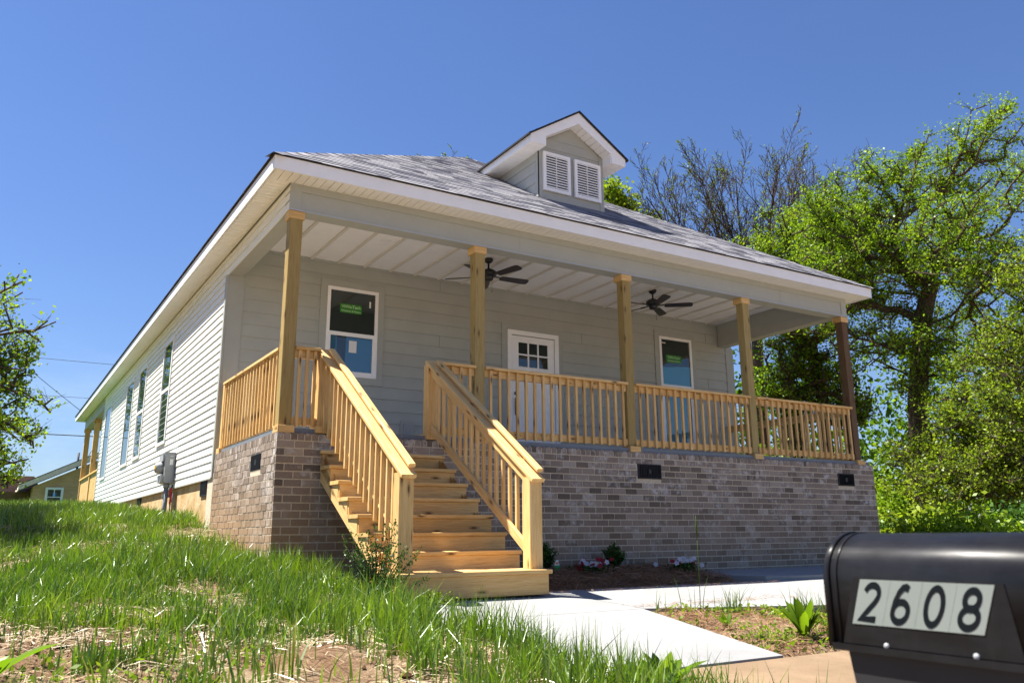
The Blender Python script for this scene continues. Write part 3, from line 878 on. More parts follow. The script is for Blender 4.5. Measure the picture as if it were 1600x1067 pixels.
# --- dormer
DY = 1.30; DX0, DX1 = 4.195, 5.445; DM = (DX0+DX1)/2
zr = lambda y: ZR + SL*(y-RY0)
PKZ = 5.50; EVX = .94; BY = 1.05                            # barge plane
slope_d = (PKZ - 4.895)/EVX
b = MB()
gt = PKZ - .05 - slope_d*(DM-DX0)
b.prism([(DX0, 3.4), (DX1, 3.4), (DX1, gt-.02), (DM, PKZ-.07), (DX0, gt-.02)], 'y', DY, 3.9)
dorm = b.build('dormer', M['grey_trim'], house)
b = MB()
for x0, x1 in ((DX0-.012, DX0+.07), (DX1-.07, DX1+.012)): b.box(x0, x1, DY-.016, DY-.001, 3.85, 4.93)
b.box(DX0-.012, DX0-.0005, DY-.016, DY+.07, 3.85, 4.9)
b.box(DX0+.0705, DX1-.0705, DY-.008, DY-.001, 3.88, 4.11)
b.prism([(DX0+.0705, 4.86), (DX1-.0705, 4.86), (DX1-.0705, 4.93), (DM, 5.34), (DX0+.0705, 4.93)], 'y', DY-.010, DY-.001)
b.prism([(DX0+.22, 5.02), (DX1-.22, 5.02), (DM, 5.30)], 'y', DY-.016, DY-.0105)
b.build('corner_trim', M['grey_trim'], dorm)
b = MB(); laps(b, 'y', DX0-.001, -1, DY+.07, 3.7, 3.9, 4.78, .181, .012)
b.build('cheek_siding', M['siding'], dorm, fix=False); b = MB()
laps(b, 'y', DX1+.001, 1, DY+.02, 3.7, 3.9, 4.78, .181, .012)
b.build('cheek_siding', M['siding'], dorm, fix=False)
b = MB()                                                   # rakes, boxed eaves and their soffits
for s in (-1, 1):
    X = lambda u: DM + s*u
    zt = lambda u: PKZ - slope_d*u
    b.prism([(X(0), zt(0)-.02), (X(EVX-.02), zt(EVX-.02)-.02), (X(EVX-.02), 4.765), (X(.64), 4.765), (X(.64), zt(.64)-.175), (X(0), zt(0)-.21)], 'y', BY, BY+.022)
    for i in range(7):
        ua, ub = .637*i/7, .637*(i+1)/7 - .008; ld = lambda u: zt(u) - .205 + .035*u/.637
        b.prism([(X(ua), ld(ua)), (X(ub), ld(ub)), (X(ub), ld(ub)+.03), (X(ua), ld(ua)+.03)], 'y', BY+.0225, DY-.017)
    b.prism([(X(.628), 4.768), (X(EVX-.023), 4.768), (X(EVX-.023), zt(EVX-.02)-.025), (X(.628), zt(.628)-.03)], 'y', BY+.0225, 3.6)
    # soffit panel seams
    for i in range(28):
        y = BY+.08 + i*.0965; b.box(min(X(.64), X(.90)), max(X(.64), X(.90)), y, y+.088, 4.764, 4.7675)
rk = b.build('boxed_eave', M['white'], dorm)
b = MB()
for s in (-1, 1):
    rr = random.Random(20+s)
    t0 = 0.0; Lr = EVX*math.sqrt(1+slope_d**2)
    k = 0; e = .142/math.sqrt(1+slope_d**2)
    u = EVX + .025
    while u > 0:
        u1 = max(u - e, 0); y = BY - .03 - rr.uniform(0, .1)
        while y < 4.0:
            y2 = y + rr.uniform(.11, .3); ya = max(y, BY-.03); r_ = min(max(rr.gauss(.6, .25), 0), 1); lf = .010 + rr.choice((0, .004))
            z0, z1 = PKZ - slope_d*u, PKZ - slope_d*u1
            b.face([(DM+s*u, ya, z0+lf), (DM+s*u, y2, z0+lf), (DM+s*u1, y2, z1+.003), (DM+s*u1, ya, z1+.003)], 0, r_)
            b.face([(DM+s*u, ya, z0-.018), (DM+s*u, y2, z0-.018), (DM+s*u, y2, z0+lf), (DM+s*u, ya, z0+lf)], 1, r_)
            y = y2
        u = u1
    z0 = PKZ - slope_d*(EVX+.025)
    b.face([(DM+s*(EVX+.025), BY-.03, z0-.018), (DM, BY-.03, PKZ-.018), (DM, BY-.03, PKZ+.010), (DM+s*(EVX+.025), BY-.03, z0+.010)], 1, 0)
    b.face([(DM+s*(EVX+.025), BY-.03, z0-.018), (DM, BY-.03, PKZ-.018), (DM, 4.0, PKZ-.018), (DM+s*(EVX+.025), 4.0, z0-.018)], 1, 0)
b.build('dormer_roof', [M['shingle'], M['shingle_edge']], dorm, fix=False)
for x0, x1 in ((4.262, 4.775), (4.862, 5.378)):
    z0, z1 = 4.125, 4.775
    b = MB(); e = .05
    b.box(x0, x0+e, DY-.05, DY-.011, z0, z1); b.box(x1-e, x1, DY-.05, DY-.011, z0, z1)
    b.box(x0+e, x1-e, DY-.05, DY-.011, z1-e, z1); b.box(x0+e, x1-e, DY-.05, DY-.011, z0, z0+e)
    xm = (x0+x1)/2; b.box(xm-.005, xm+.005, DY-.034, DY-.011, z0+e, z1-e)
    lv = b.build('louvre', M['white'], dorm)
    b = MB()
    n = 13
    for i in range(n):
        z = z0 + e + .012 + (z1-z0-2*e-.03)*i/(n-1)
        for xa, xb in ((x0+e, x1-e),):
            b.face([(xa, DY-.045, z-.004), (xb, DY-.045, z-.004), (xb, DY-.017, z+.034), (xa, DY-.017, z+.034)])
            b.face([(xa, DY-.045, z-.004), (xb, DY-.045, z-.004), (xb, DY-.045, z+.012), (xa, DY-.045, z+.012)])
    b.build('slats', M['white'], lv, fix=False)
    b = MB(); b.box(x0+.03, x1-.03, DY-.0145, DY-.0125, z0+.03, z1-.03); b.build('backing', M['black_vent'], lv)

# --- side windows
def window_side(y0, y1, z0, z1, zm, divided):
    b = MB(); c = .055; x = 0.0
    b.box(-.03, .0, y0, y0+c, z0, z1); b.box(-.03, .0, y1-c, y1, z0, z1)
    b.box(-.03, .0, y0+c, y1-c, z1-c, z1); b.box(-.036, .0, y0+c, y1-c, z0, z0+c)
    b.box(-.026, -.0, y0+c, y1-c, zm-.03, zm+.03) if divided else None
    if divided:
        b.box(-.020, .0, y0+c, y0+c+.03, z0+c, zm-.03); b.box(-.020, .0, y1-c-.03, y1-c, z0+c, zm-.03)
    w = b.build('window', M['white'], house)
    g = MB(); g.box(-.016, -.0, y0+c, y1-c, (zm+.03) if divided else z0+c, z1-c); g.build('pane', M['glass_side'], w)
    if divided:
        g = MB(); g.box(-.0145, -.0, y0+c+.03, y1-c-.03, z0+c, zm-.03); g.build('pane', M['glass_side'], w)
window_side(6.77, 7.66, .515, 2.415, 1.50, True)
window_side(9.66, 10.62, .495, 2.42, 1.475, True)
window_side(11.45, 12.55, .475, 2.41, 1.47, False)
window_side(15.40, 16.62, .42, 2.38, 1.45, False)

# --- posts
def make_post(x, dark):
    mp = M['pine_dark'] if dark else M['pine_post']
    b = MB(); y = .122
    b.board((x, y, .02), (x, y, 2.5), .140, .140, (0, 1, 0), bev=.006)
    po = b.build('porch_post', mp, house)
    if dark: po['label'] = 'dark brown weathered porch post'
    def collar(nm, z0, z1, half, yc):
        b = MB(); t = .02; zc = (z0+z1)/2; h = z1-z0
        b.board((x-half, yc-half+t/2, zc), (x+half, yc-half+t/2, zc), t, h, (0,0,1), bev=.003); b.board((x-half, yc+half-t/2, zc), (x+half, yc+half-t/2, zc), t, h, (0,0,1), bev=.003)
        b.board((x-half+t/2, yc-half+t, zc), (x-half+t/2, yc+half-t, zc), t, h, (0,0,1), bev=.003); b.board((x+half-t/2, yc-half+t, zc), (x+half-t/2, yc+half-t, zc), t, h, (0,0,1), bev=.003)
        b.build(nm, M['pine'], po)
    collar('cap_trim', 2.408, 2.4985, .0895, .1345)
    collar('base_trim', .001, .078, .0895, .0895)
for i, x in enumerate(PX): make_post(x, i == 4)

# --- railings (a part of the house; every baluster is a sub-part)
bal_me = None
def baluster_src(parent, o, h):
    b = MB(); b.board((0, 0, 0), (0, 0, h), .036, .036, (0, 1, 0), bev=.004)
    ob = b.build('baluster', M['pine'], parent, origin=(0, 0, 0))
    pl = LOC[parent.name]; ob.location = (o[0]-pl[0], o[1]-pl[1], o[2]-pl[2]); return ob
SRC = {}
def rail_run(p0, p1, n, out, parent=house, z0=.085, zt=.948):
    """level railing from p0 to p1 (plan points); 'out' is the outward normal: balusters are nailed to the outside"""
    p0 = Vector((*p0, 0)); p1 = Vector((*p1, 0)); o = Vector((*out, 0))
    b = MB()
    off = o*.0
    zc = zt - .019
    b.board(p0+o*.012+Vector((0,0,zc)), p1+o*.012+Vector((0,0,zc)), .115, .036)                            # cap
    b.board(p0-o*.006+Vector((0,0,zt-.038-.044)), p1-o*.006+Vector((0,0,zt-.038-.044)), .036, .088)
    r = b.build('porch_railing', M['pine'], parent)
    b = MB(); b.board(p0-o*.006+Vector((0,0,z0+.05)), p1-o*.006+Vector((0,0,z0+.05)), .036, .088)
    b.build('bottom_rail', M['pine'], r)
    L = (p1-p0).length; h = zt-.040-z0+.012
    for i in range(n):
        t = (i+.62)/(n+.24)
        q_ = p0.lerp(p1, t) + o*.0315
        pos = (q_.x, q_.y, z0-.010 + random.uniform(-.004, .004))
        key = round(h, 3)
        if key not in SRC: SRC[key] = baluster_src(r, pos, h)
        else: copy_part(SRC[key], r, pos, (0, 0, random.choice((0, 1, 2, 3))*math.pi/2))
    return r
yr = .085
rail_run((PX[0]+.07, yr), (.435, yr), 3, (0, -1))
rail_run((1.885, yr), (PX[1]-.07, yr), 4, (0, -1))
for i in (1, 2, 3): rail_run((PX[i]+.07, yr), (PX[i+1]-.07, yr), 17, (0, -1))
rail_run((.075, D-.17), (.075, .20), 18, (-1, 0))
rail_run((9.585, D-.03), (9.585, .20), 16, (1, 0))
b = MB(); b.board((.075, D-.125, .02), (.075, D-.125, .93), .09, .09, (0, 1, 0)); b.board((.075, D-.125, .002), (.075, D-.125, .07), .14, .17, (0, 1, 0))
b.build('wall_post', M['pine'], house)

# --- back porch at the far left corner
for y in (19.95, 22.95):
    b = MB(); b.board((.09, y, -.9), (.09, y, 2.5), .15, .15, (0, 1, 0))
    po = b.build('back_porch_post', M['pine'], house)
    b = MB(); b.board((.09, y, 2.40), (.09, y, 2.50), .21, .21, (0, 1, 0)); b.build('cap_trim', M['pine'], po)
b = MB(); b.box(.0, .19, 17.45, 23.1, 2.5, 2.82); b.box(.19, 9.6, 22.9, 23.1, 2.5, 2.82)
b.build('back_beam', M['grey_trim'], house)
b = MB()
b.board((.06, 17.5, .80), (.06, 23.0, .80), .12, .05); b.board((.06, 17.5, -.25), (.06, 23.0, -.25), .04, .12)
y = 17.55
while y < 22.95:
    b.board((.06, y, -.8), (.06, y, .775), .025, .125, (0, 1, 0), bev=.002); y += .135
b.build('back_railing', M['pine'], house)
b = MB(); b.box(.2, 9.6, 17.45, 23, -.6, -.30); b.build('back_porch_floor', M['concrete'], house)

# ------------------------------------------------------------------ porch stairs
stairs = thing('staircase', 'new yellow pine porch stairs with railings rising from the concrete path', 'stairs', (1.2, -1.1, -1.6))
RUN, RISE = .262, .1727
def nose(k): return -.05 - RUN*(k-1), -.172 - RISE*(k-1)     # front top edge of tread k
def lx(y): return .43 + (.485-.43)*(y/-2.1)                 # the flight is a little skewed, as built
def rx(y): return 1.885 + (1.945-1.885)*(y/-2.1)
for k in range(1, 8):
    y, z = nose(k)
    b = MB()
    b.board((lx(y)+.035 if k else 0, y+.145, z-.019), (rx(y)+.06, y+.145, z-.019), .29, .038, (0, 0, 1), bev=.005)
    b.build('tread', M['pine'], stairs)
    b = MB(); zl = z - RISE
    b.board((lx(y)+.06, y+.04, (z-.038+zl)/2), (rx(y)+.05, y+.04, (z-.038+zl)/2), .03, z-.038-zl-.001, (0, 0, 1))
    b.build('riser', M['pine'], stairs)
# the boxed bottom step
yb_, zb_ = -2.125, -1.372
b = MB()
b.board((.452, -2.0, zb_-.019), (1.995, -2.0, zb_-.019), .29, .038, (0,0,1), bev=.005); b.board((.452, -1.708, zb_-.019), (1.995, -1.708, zb_-.019), .286, .038, (0,0,1), bev=.005)
b.build('tread', M['pine'], stairs)
b = MB(); b.board((.47, yb_+.02, zb_-.038-.0905), (1.965, yb_+.02, zb_-.038-.0905), .038, .181)
b.build('riser', M['pine'], stairs)
b = MB()
for x in (.489, 1.946): b.board((x, yb_+.042, zb_-.13), (x, -1.50, zb_-.13), .038, .181)
b.build('step_box', M['pine'], stairs)
# notched stringers
for s, fx in ((-1, lambda y: lx(y)+.075), (1, lambda y: rx(y)+.015)):
    b = MB()
    pts = []
    for k in range(1, 8):
        y, z = nose(k); pts += [(y+.055, z-.040), (y+.055, z-.038-RISE+.0)]
    poly = [(-.004, nose(1)[1]-.040)] + pts[0:1] + pts[1:]
    # lower chord
    low = [(-1.97, -1.585), (-1.80, -1.585), (-.004, -.50)]
    poly = poly + low
    V = []
    for dx in (-.019, .019):
        V += [(fx(y)+dx, y, z) for y, z in poly]
    n = len(poly)
    # triangulate the notched side with bmesh later: use one ngon per side
    b.mesh(V, [tuple(range(n)), tuple(range(2*n-1, n-1, -1))] + [(i, (i+1) % n, n+(i+1) % n, n+i) for i in range(n)],
           0, random.random(), False, [(y*.85+z*.5+31*s, z*.85-y*.5+7) for _ in (0, 1) for y, z in poly])
    b.build('stringer', M['pine'], stairs)
# newels, handrails, balusters
def newel(x, y, z0, z1, nm='newel_post', base=False):
    b = MB(); b.board((x, y, z0), (x, y, z1), .136, .136, (0, 1, 0), bev=.006)
    o = b.build(nm, M['pine'], stairs)
    if base:
        b = MB(); b.board((x, y, z0-.001), (x, y, z0+.07), .19, .21, (0, 1, 0)); b.build('base_trim', M['pine'], o)
    return o
YN = -1.985
NL0, NL1 = (.50, .085), (.560, YN)
NR0, NR1 = (1.815, .085), (1.885, YN)
for (x, y) in (NL0, NR0): newel(x, y, .013, .90, base=True)
for (x, y) in (NL1, NR1): newel(x, y, zb_+.001, -.535)
for (x0, y0), (x1, y1), inn in ((NL0, NL1, 1), (NR0, NR1, -1)):
    z0, z1 = .925, -.500
    dirv = Vector((x1-x0, y1-y0, z1-z0)); L = dirv.length; dn = dirv.normalized()
    nrm = Vector((1, 0, 0)).cross(dn); nrm = nrm if nrm.z > 0 else -nrm
    A = Vector((x0, y0, z0)) - dn*.03; B = Vector((x1, y1, z1)) + dn*.03
    b = MB()
    b.board(A, B+dn*.095, .145, .038, nrm, bev=.005)                                 # flat cap board
    go = Vector((.040, 0, 0))
    b.build('cap_board', M['pine'], stairs)
    b = MB(); b.board(A+nrm*.064+dn*.12+go, B+nrm*.064+dn*.02+go, .068, .038, nrm, bev=.008)         # grip rail held just above it
    for q_ in (.10, .5, .9):
        c_ = A.lerp(B, q_) + go; b.board(c_+nrm*.018, c_+nrm*.046, .03, .03, dn, bev=.002)
    hr = b.build('handrail', M['pine'], stairs)
    b = MB(); b.board(A-nrm*.064+Vector((inn*.02,0,0)), B-nrm*.064+Vector((inn*.02,0,0)), .036, .088, nrm); b.build('top_rail', M['pine'], hr)
    b = MB()
    lo = Vector((0, 0, -.735))
    b.board(A+lo+Vector((inn*.02,0,0))+dn*.10, B+lo+Vector((inn*.02,0,0))-dn*.05, .036, .088, nrm)
    b.build('bottom_rail', M['pine'], stairs)
    n = 15
    for i in range(n):
        t = .075 + .85*i/(n-1)
        c = Vector((x0, y0, z0)).lerp(Vector((x1, y1, z1)), t)
        h = .78
        pos = (c.x - inn*.018, c.y, c.z - .02 - h)
        key = 'stair'
        if key not in SRC:
            b = MB(); b.board((0,0,0), (0,0,h), .036, .036, (0,1,0), bev=.004)
            ob = b.build('baluster', M['pine'], hr, origin=(0,0,0)); pl = LOC[hr.name]
            ob.location = (pos[0]-pl[0], pos[1]-pl[1], pos[2]-pl[2]); SRC[key] = ob
        else: copy_part(SRC[key], hr, pos)

# ------------------------------------------------------------------ ceiling fans
def make_fan(x, y, ang, label):
    f = thing('ceiling_fan', label, 'ceiling fan', (x, y, 2.955), 'ceiling fans on the porch')
    b = MB(); b.lathe((x, y, 2.955), [(.068, 0), (.070, -.025), (.055, -.05), (.022, -.072)], 24); b.build('canopy', M['black_metal'], f)
    b = MB(); b.lathe((x, y, 2.955), [(.014, -.06), (.014, -.15), (.03, -.155), (.03, -.17)], 16); b.build('downrod', M['black_metal'], f)
    b = MB(); b.lathe((x, y, 2.955), [(.03, -.165), (.085, -.18), (.118, -.205), (.122, -.25), (.105, -.275), (.075, -.285), (.07, -.31), (.06, -.335), (.03, -.345), (0, -.346)], 28); b.build('motor_housing', M['black_metal'], f)
    b = MB(); b.tube([(x+.045, y-.02, 2.62), (x+.047, y-.02, 2.46)], .0015, 5); b.lathe((x+.047, y-.02, 2.46), [(.0, 0), (.006, -.005), (.006, -.02), (0, -.025)], 8); b.build('pull_chain', M['black_metal'], f)
    for k in range(5):
        a = ang + k*2*math.pi/5; ca, sa = math.cos(a), math.sin(a); pit = R(-13)
        def P(r_, w_, dz=0): return (x + ca*r_ - sa*w_*math.cos(pit), y + sa*r_ + ca*w_*math.cos(pit), 2.675 + w_*math.sin(pit) + dz)
        prof = [(.19, .045), (.22, .056), (.45, .066), (.60, .070), (.645, .060), (.66, .035)]
        V = []; n = len(prof)
        for dz in (-.004, .004):
            V += [P(r_, w_, dz) for r_, w_ in prof] + [P(r_, -w_, dz) for r_, w_ in prof[::-1]]
        m2 = 2*n
        b = MB(); b.mesh(V, [tuple(range(m2)), tuple(range(2*m2-1, m2-1, -1))] + [(i, (i+1) % m2, m2+(i+1) % m2, m2+i) for i in range(m2)])
        bl = b.build('blade', M['fan_blade'], f)
        b = MB(); b.board(P(.09, 0, .01), P(.24, 0, .008), .05, .008, (0, 0, 1), bev=.002); b.build('blade_arm', M['black_metal'], bl)
make_fan(3.47, 1.60, math.atan2(.473, -.555), 'black five blade ceiling fan on the porch ceiling nearer the stairs')
make_fan(6.70, 1.63, math.atan2(-.42, .53), 'black five blade ceiling fan above the right porch railing near the tall window')

# ------------------------------------------------------------------ electric meter on the side wall
mt = thing('electric_meter', 'grey electric meter box on a steel conduit against the pale siding', 'electric meter', (-.1, 5.8, -.75))
b = MB(); b.box(-.165, -.02, 5.60, 6.02, -.225, .245); b.box(-.175, -.02, 5.592, 6.03, .245, .258)
bx = b.build('meter_box', M['grey_box'], mt)
b = MB(); b.box(-.10, -.05, 5.594, 5.5985, .06, .15); b.box(-.10, -.055, 5.594, 5.5985, .19, .20); b.build('label_plate', M['tag_white'], bx)
b = MB(); b.lathe((-.165, 5.80, .02), [(.095, 0), (.095, -.04), (.088, -.09), (.075, -.115), (0, -.118)], 24, axis='x'); b.build('meter_dial', M['plastic_grey'], mt)
b = MB(); b.box(-.287, -.262, 5.74, 5.86, -.0, .055); b.build('dial_label', M['yellow'], mt)
b = MB(); b.box(-.215, -.166, 5.64, 5.98, -.215, -.10); b.build('cover', M['plastic_grey'], mt)
b = MB(); b.box(-.20, -.166, 5.64, 5.98, .12, .22); b.build('cover', M['plastic_grey'], mt)
b = MB(); b.tube([(-.10, 5.72, -.22), (-.10, 5.72, -.30)], .048, 16); b.tube([(-.10, 5.72, -.28), (-.10, 5.72, -.95)], .036, 16)
b.box(-.15, .0, 5.70, 5.74, -.44, -.41); b.box(-.15, .0, 5.70, 5.74, -.72, -.69)
b.build('conduit', M['grey_box'], mt)
b = MB(); b.tube([(-.03, 5.56, -.26), (-.06, 5.55, -.33), (-.03, 5.55, -.45), (-.05, 5.55, -.53)], .012, 8)
b.build('ground_wire', M['wire'], mt)
b = MB(); b.tube([(-.055, 5.55, -.30), (-.065, 5.545, -.36), (-.045, 5.545, -.47), (-.062, 5.545, -.55)], [.012, .022, .020, .010], 8)
b.build('tape', M['red'], mt)
b = MB(); b.tube([(-.03, 5.50, -.38), (-.05, 5.42, -.50), (-.05, 5.36, -.70), (-.05, 5.36, -.9)], .006, 6); b.tube([(-.05, 5.55, -.53), (-.05, 5.55, -.95)], .012, 6)
b.build('cable', M['wire'], mt)

# ------------------------------------------------------------------ mailbox
mbx = thing('mailbox', 'black domed steel mailbox with a pale slanted plate numbered 2608', 'mailbox', (-.995, -7.9, -2.1))
MX0, MX1, MZ0, MZT = -1.08, -.905, -1.272, -1.0675
MYB, MYF = -7.645, -8.17
def dome(off=0.0, n=20):
    r_ = (MX1-MX0)/2; c = (MX0+MX1)/2; zc = MZT - r_
    pts = [(MX0-off, MZ0-off)]
    for k in range(n+1):
        a = math.pi - math.pi*k/n; pts.append((c + (r_+off)*math.cos(a), zc + (r_+off)*math.sin(a)))
    pts.append((MX1+off, MZ0-off)); return pts
b = MB()
def shell(b, pts, y0, y1, smooth=True):
    n = len(pts); V = [(x, y0, z) for x, z in pts] + [(x, y1, z) for x, z in pts]
    b.mesh(V, [(i, i+1, n+i+1, n+i) for i in range(n-1)], 0, 0, smooth); b.face([V[n-1], V[0], V[n], V[2*n-1]])
    b.face(V[:n]); b.face(V[n:][::-1])
shell(b, dome(), MYB+.006, MYF)
shell(b, dome(.0035), MYB+.012, MYB); shell(b, dome(.002), MYB-.012, MYB-.017)
b.box(MX0-.006, MX1+.006, MYF, MYB+.004, MZ0-.008, MZ0+.004)                # floor lip
# pressed panel on the side, proud by 2 mm
V = [(MX0-.0022, -7.700, -1.148), (MX0-.0022, -7.982, -1.148), (MX0-.0022, -8.00, MZ0+.006), (MX0-.0022, -7.665, MZ0+.006)]
Vb = [(MX0+.001, v[1], v[2]) for v in V]
b.mesh(V+Vb, [(0,1,2,3), (0,4,5,1), (1,5,6,2), (3,2,6,7), (0,3,7,4)])
body = b.build('body', M['mailbox'], mbx)
b = MB(); shell(b, dome(.003), MYF, MYF-.012); b.box(-1.01, -.975, MYF-.03, MYF-.012, -1.12, -1.09); b.build('door', M['mailbox'], mbx)
b = MB(); xq = MX0-.0024
P4 = [(-7.716, -1.1505), (-7.968, -1.150), (-7.940, -1.2295), (-7.690, -1.2305)]
b.mesh([(xq-.0012, y, z) for y, z in P4] + [(xq, y, z) for y, z in P4], [(0,1,2,3), (4,7,6,5), (0,4,5,1), (1,5,6,2), (2,6,7,3), (3,7,4,0)])
for i in (1, 2, 3):                                        # the plate is four tiles side by side
    t = i/4; y0 = P4[0][0]+(P4[1][0]-P4[0][0])*t; y1 = P4[3][0]+(P4[2][0]-P4[3][0])*t
    b.face([(xq-.0014, y0, -1.1508), (xq-.0014, y0-.0008, -1.1508), (xq-.0014, y1-.0008, -1.230), (xq-.0014, y1, -1.230)], 1)
pl_ = b.build('number_plate', [M['plate'], M['plate_seam']], mbx, fix=False)
def arc(cx_, cy_, rx_, ry_, a0, a1, n=16): return [(cx_+rx_*math.cos(R(a0+(a1-a0)*k/n)), cy_+ry_*math.sin(R(a0+(a1-a0)*k/n))) for k in range(n+1)]
GL = {'2': [arc(.5,.72,.33,.24,165,-30,14) + [(.70,.50),(.42,.26),(.17,.05),(.86,.05)]],
      '6': [arc(.5,.30,.34,.26,0,360,28), [(.72,.90),(.60,.955),(.46,.93),(.32,.80),(.21,.58),(.165,.34)]],
      '0': [arc(.5,.5,.34,.46,0,360,32)],
      '8': [arc(.5,.28,.35,.24,0,360,28), arc(.5,.73,.28,.225,0,360,28)]}
def stroke(b, P, wd, xf, dz, closed):
    P = [Vector((p[0], p[1])) for p in P]
    if closed: P = P[:-1]
    n = len(P); L_, R_ = [], []
    for i, p in enumerate(P):
        q0 = P[(i-1) % n] if (closed or i) else p; q1 = P[(i+1) % n] if (closed or i < n-1) else p
        d0 = (p-q0).normalized() if (p-q0).length > 1e-6 else (q1-p).normalized(); d1 = (q1-p).normalized() if (q1-p).length > 1e-6 else d0
        t = (d0+d1).normalized(); nn = Vector((-t.y, t.x)); k = min(1/max(t.dot(d1), .45), 2)
        L_.append(p+nn*wd*.5*k); R_.append(p-nn*wd*.5*k)
    V = [xf(v, dz) for v in L_] + [xf(v, dz) for v in R_]
    b.mesh(V, [(i, (i+1) % n, n+(i+1) % n, n+i) for i in range(n if closed else n-1)])
for i, ch in enumerate('2608'):
    yc = -7.7335 - .0625*i - (.0015 if i == 3 else 0); zc = -1.1905
    def xf(v, dz): h = (v[1]-.5)*.066; return (xq-.0018-dz, yc - (v[0]-.5)*.044 - h*.33, zc + h)
    b = MB()
    for j, P in enumerate(GL[ch]): stroke(b, [(p[0], p[1]) for p in P], .185, xf, j*.0003, P[0] == P[-1] or math.dist(P[0], P[-1]) < 1e-3)
    b.build('digit', M['digit'], pl_, fix=False)
for y in (-7.757, -7.922):
    b = MB(); b.lathe((MX0-.002, y, MZ0+.008), [(.0055, 0), (.0055, -.002), (.003, -.0045), (0, -.005)], 12, axis='x'); b.build('rivet', M['grey_box'], mbx)
b = MB()
b.prism([(-7.665, MZ0-.0085), (-8.15, MZ0-.0085), (-8.10, -1.42), (-8.02, -1.50), (-7.80, -1.50), (-7.71, -1.42), (-7.675, -1.34)], 'x', -1.07, -.915)
b.board((-.992, -7.90, -1.5), (-.992, -7.90, -2.35), .10, .10, (0, 1, 0))
b.build('post', M['black_vent'], mbx)

# ------------------------------------------------------------------ neighbour's house and wires
nb = thing('neighbour_house', 'tan brick house with brown roof and small white window behind the back porch', 'house', (2.0, 36, -.2))
b = MB()
b.prism([(-.9, -.6), (10, -.6), (10, .6), (4.3, 3.75), (-.9, 1.15)], 'y', 34.0, 42)
b.build('wall', M['tanbrick'], nb)
b = MB()
b.board((-1.45, 33.7, 1.07), (4.35, 33.7, 4.02), .04, .20); b.board((-1.45, 33.7, 1.07), (-1.45, 42, 1.07), .04, .18)
b.build('fascia', mat_paint('warm_tinted_white_fascia', (.86,.68,.60), .6), nb)  # white board warmed in colour to offset its blue-green shade
b = MB(); b.face([(-1.5, 33.66, 1.20), (4.35, 33.66, 4.15), (4.35, 42.2, 4.15), (-1.5, 42.2, 1.20)]); b.face([(10.2, 33.66, 1.15), (4.35, 33.66, 4.15), (4.35, 42.2, 4.15), (10.2, 42.2, 1.15)])
b.prism([(-9, .55), (.2, .55), (-.6, 2.1), (-7.5, 2.1)], 'y', 42.3, 47)
b.build('roof', M['brown_roof'], nb, fix=False)
b = MB(); b.box(-8.8, .0, 42.4, 46.5, -.6, .6); b.box(-3.3, -.92, 36.0, 42.3, -.6, 1.0); b.build('porch', M['pine_dark'], nb)
b = MB(); xa, xb, za, zb = -.42, .29, .28, 1.12
b.box(xa, xa+.1, 33.9, 34.0, za, zb); b.box(xb-.1, xb, 33.9, 34.0, za, zb); b.box(xa+.1, xb-.1, 33.9, 34.0, zb-.1, zb); b.box(xa+.1, xb-.1, 33.9, 34.0, za, za+.1); b.box(xa+.1, xb-.1, 33.92, 34.0, .68, .72); b.box(-.08, -.05, 33.92, 34, .72, 1.02)
wn_ = b.build('window', M['white'], nb)
b = MB(); b.box(xa+.1, xb-.1, 33.95, 33.99, za+.1, zb-.1); b.build('pane', M['glass'], wn_)
b = MB(); b.box(-.13, .02, 33.93, 33.945, .74, .88); b.build('sticker', mat_paint('blue_sticker', (.03,.22,.62), .5), wn_)
mast = thing('utility_mast', 'thin dark utility mast rising above the neighbouring roof', 'mast', (.95, 37.0, 1.5))
b = MB(); b.tube([(.95, 37, 1.5), (.95, 37, 2.95)], .05, 8); b.build('pole', M['wire'], mast)
b = MB(); b.tube([(.95, 37, 2.3), (1.3, 37, 2.6), (1.5, 37, 3.1)], .02, 6); b.build('bracket', M['wire'], mast)
def wire(pts, r_, label):
    b = MB(); P = [Vector(p) for p in pts]; n = 24
    A, B = P; sag = .15
    b.tube([A.lerp(B, i/n) + Vector((0, 0, -sag*4*(i/n)*(1-i/n))) for i in range(n+1)], r_, 5)
    tag(b.build('power_line', M['wire'], None), label, 'power line')
for p, r_, lab in (
    (((-15, 33.8, 7.0), (14, 30.5, 6.3)), .011, 'upper thin power line crossing the sky behind the left tree'),
    (((-15, 33.8, 5.2), (14, 30.5, 4.9)), .009, 'middle thin power line ending behind the back porch roof'),
    (((-15, 33.8, 3.6), (14, 30.5, 3.2)), .022, 'lowest and thickest power line just above the tan house roof'),
    (((-4, 33, 8.0), (4.0, 31, 1.6)), .012, 'slanting service wire dropping from the left tree towards the back porch')):
    wire(p, r_, lab)

# ------------------------------------------------------------------ trees
def leaf_quads(C, size, rs, up=.35):
    """diamond leaves at points C with random orientation, a little cupped"""
    n = len(C)
    d = rs.normal(size=(n, 3)); d[:, 2] -= .25; d /= np.linalg.norm(d, axis=1)[:, None]
    nr = rs.normal(size=(n, 3)); nr[:, 2] += up*3
    s = np.cross(d, nr); s /= np.linalg.norm(s, axis=1)[:, None] + 1e-9
    L = size * rs.uniform(.6, 1.35, n)[:, None]; w = L*.34
    V = np.stack([C - d*L*.5, C + s*w - d*L*.05, C + d*L*.5, C - s*w - d*L*.05], 1)
    return V.reshape(-1, 3), np.arange(4*n).reshape(n, 4)

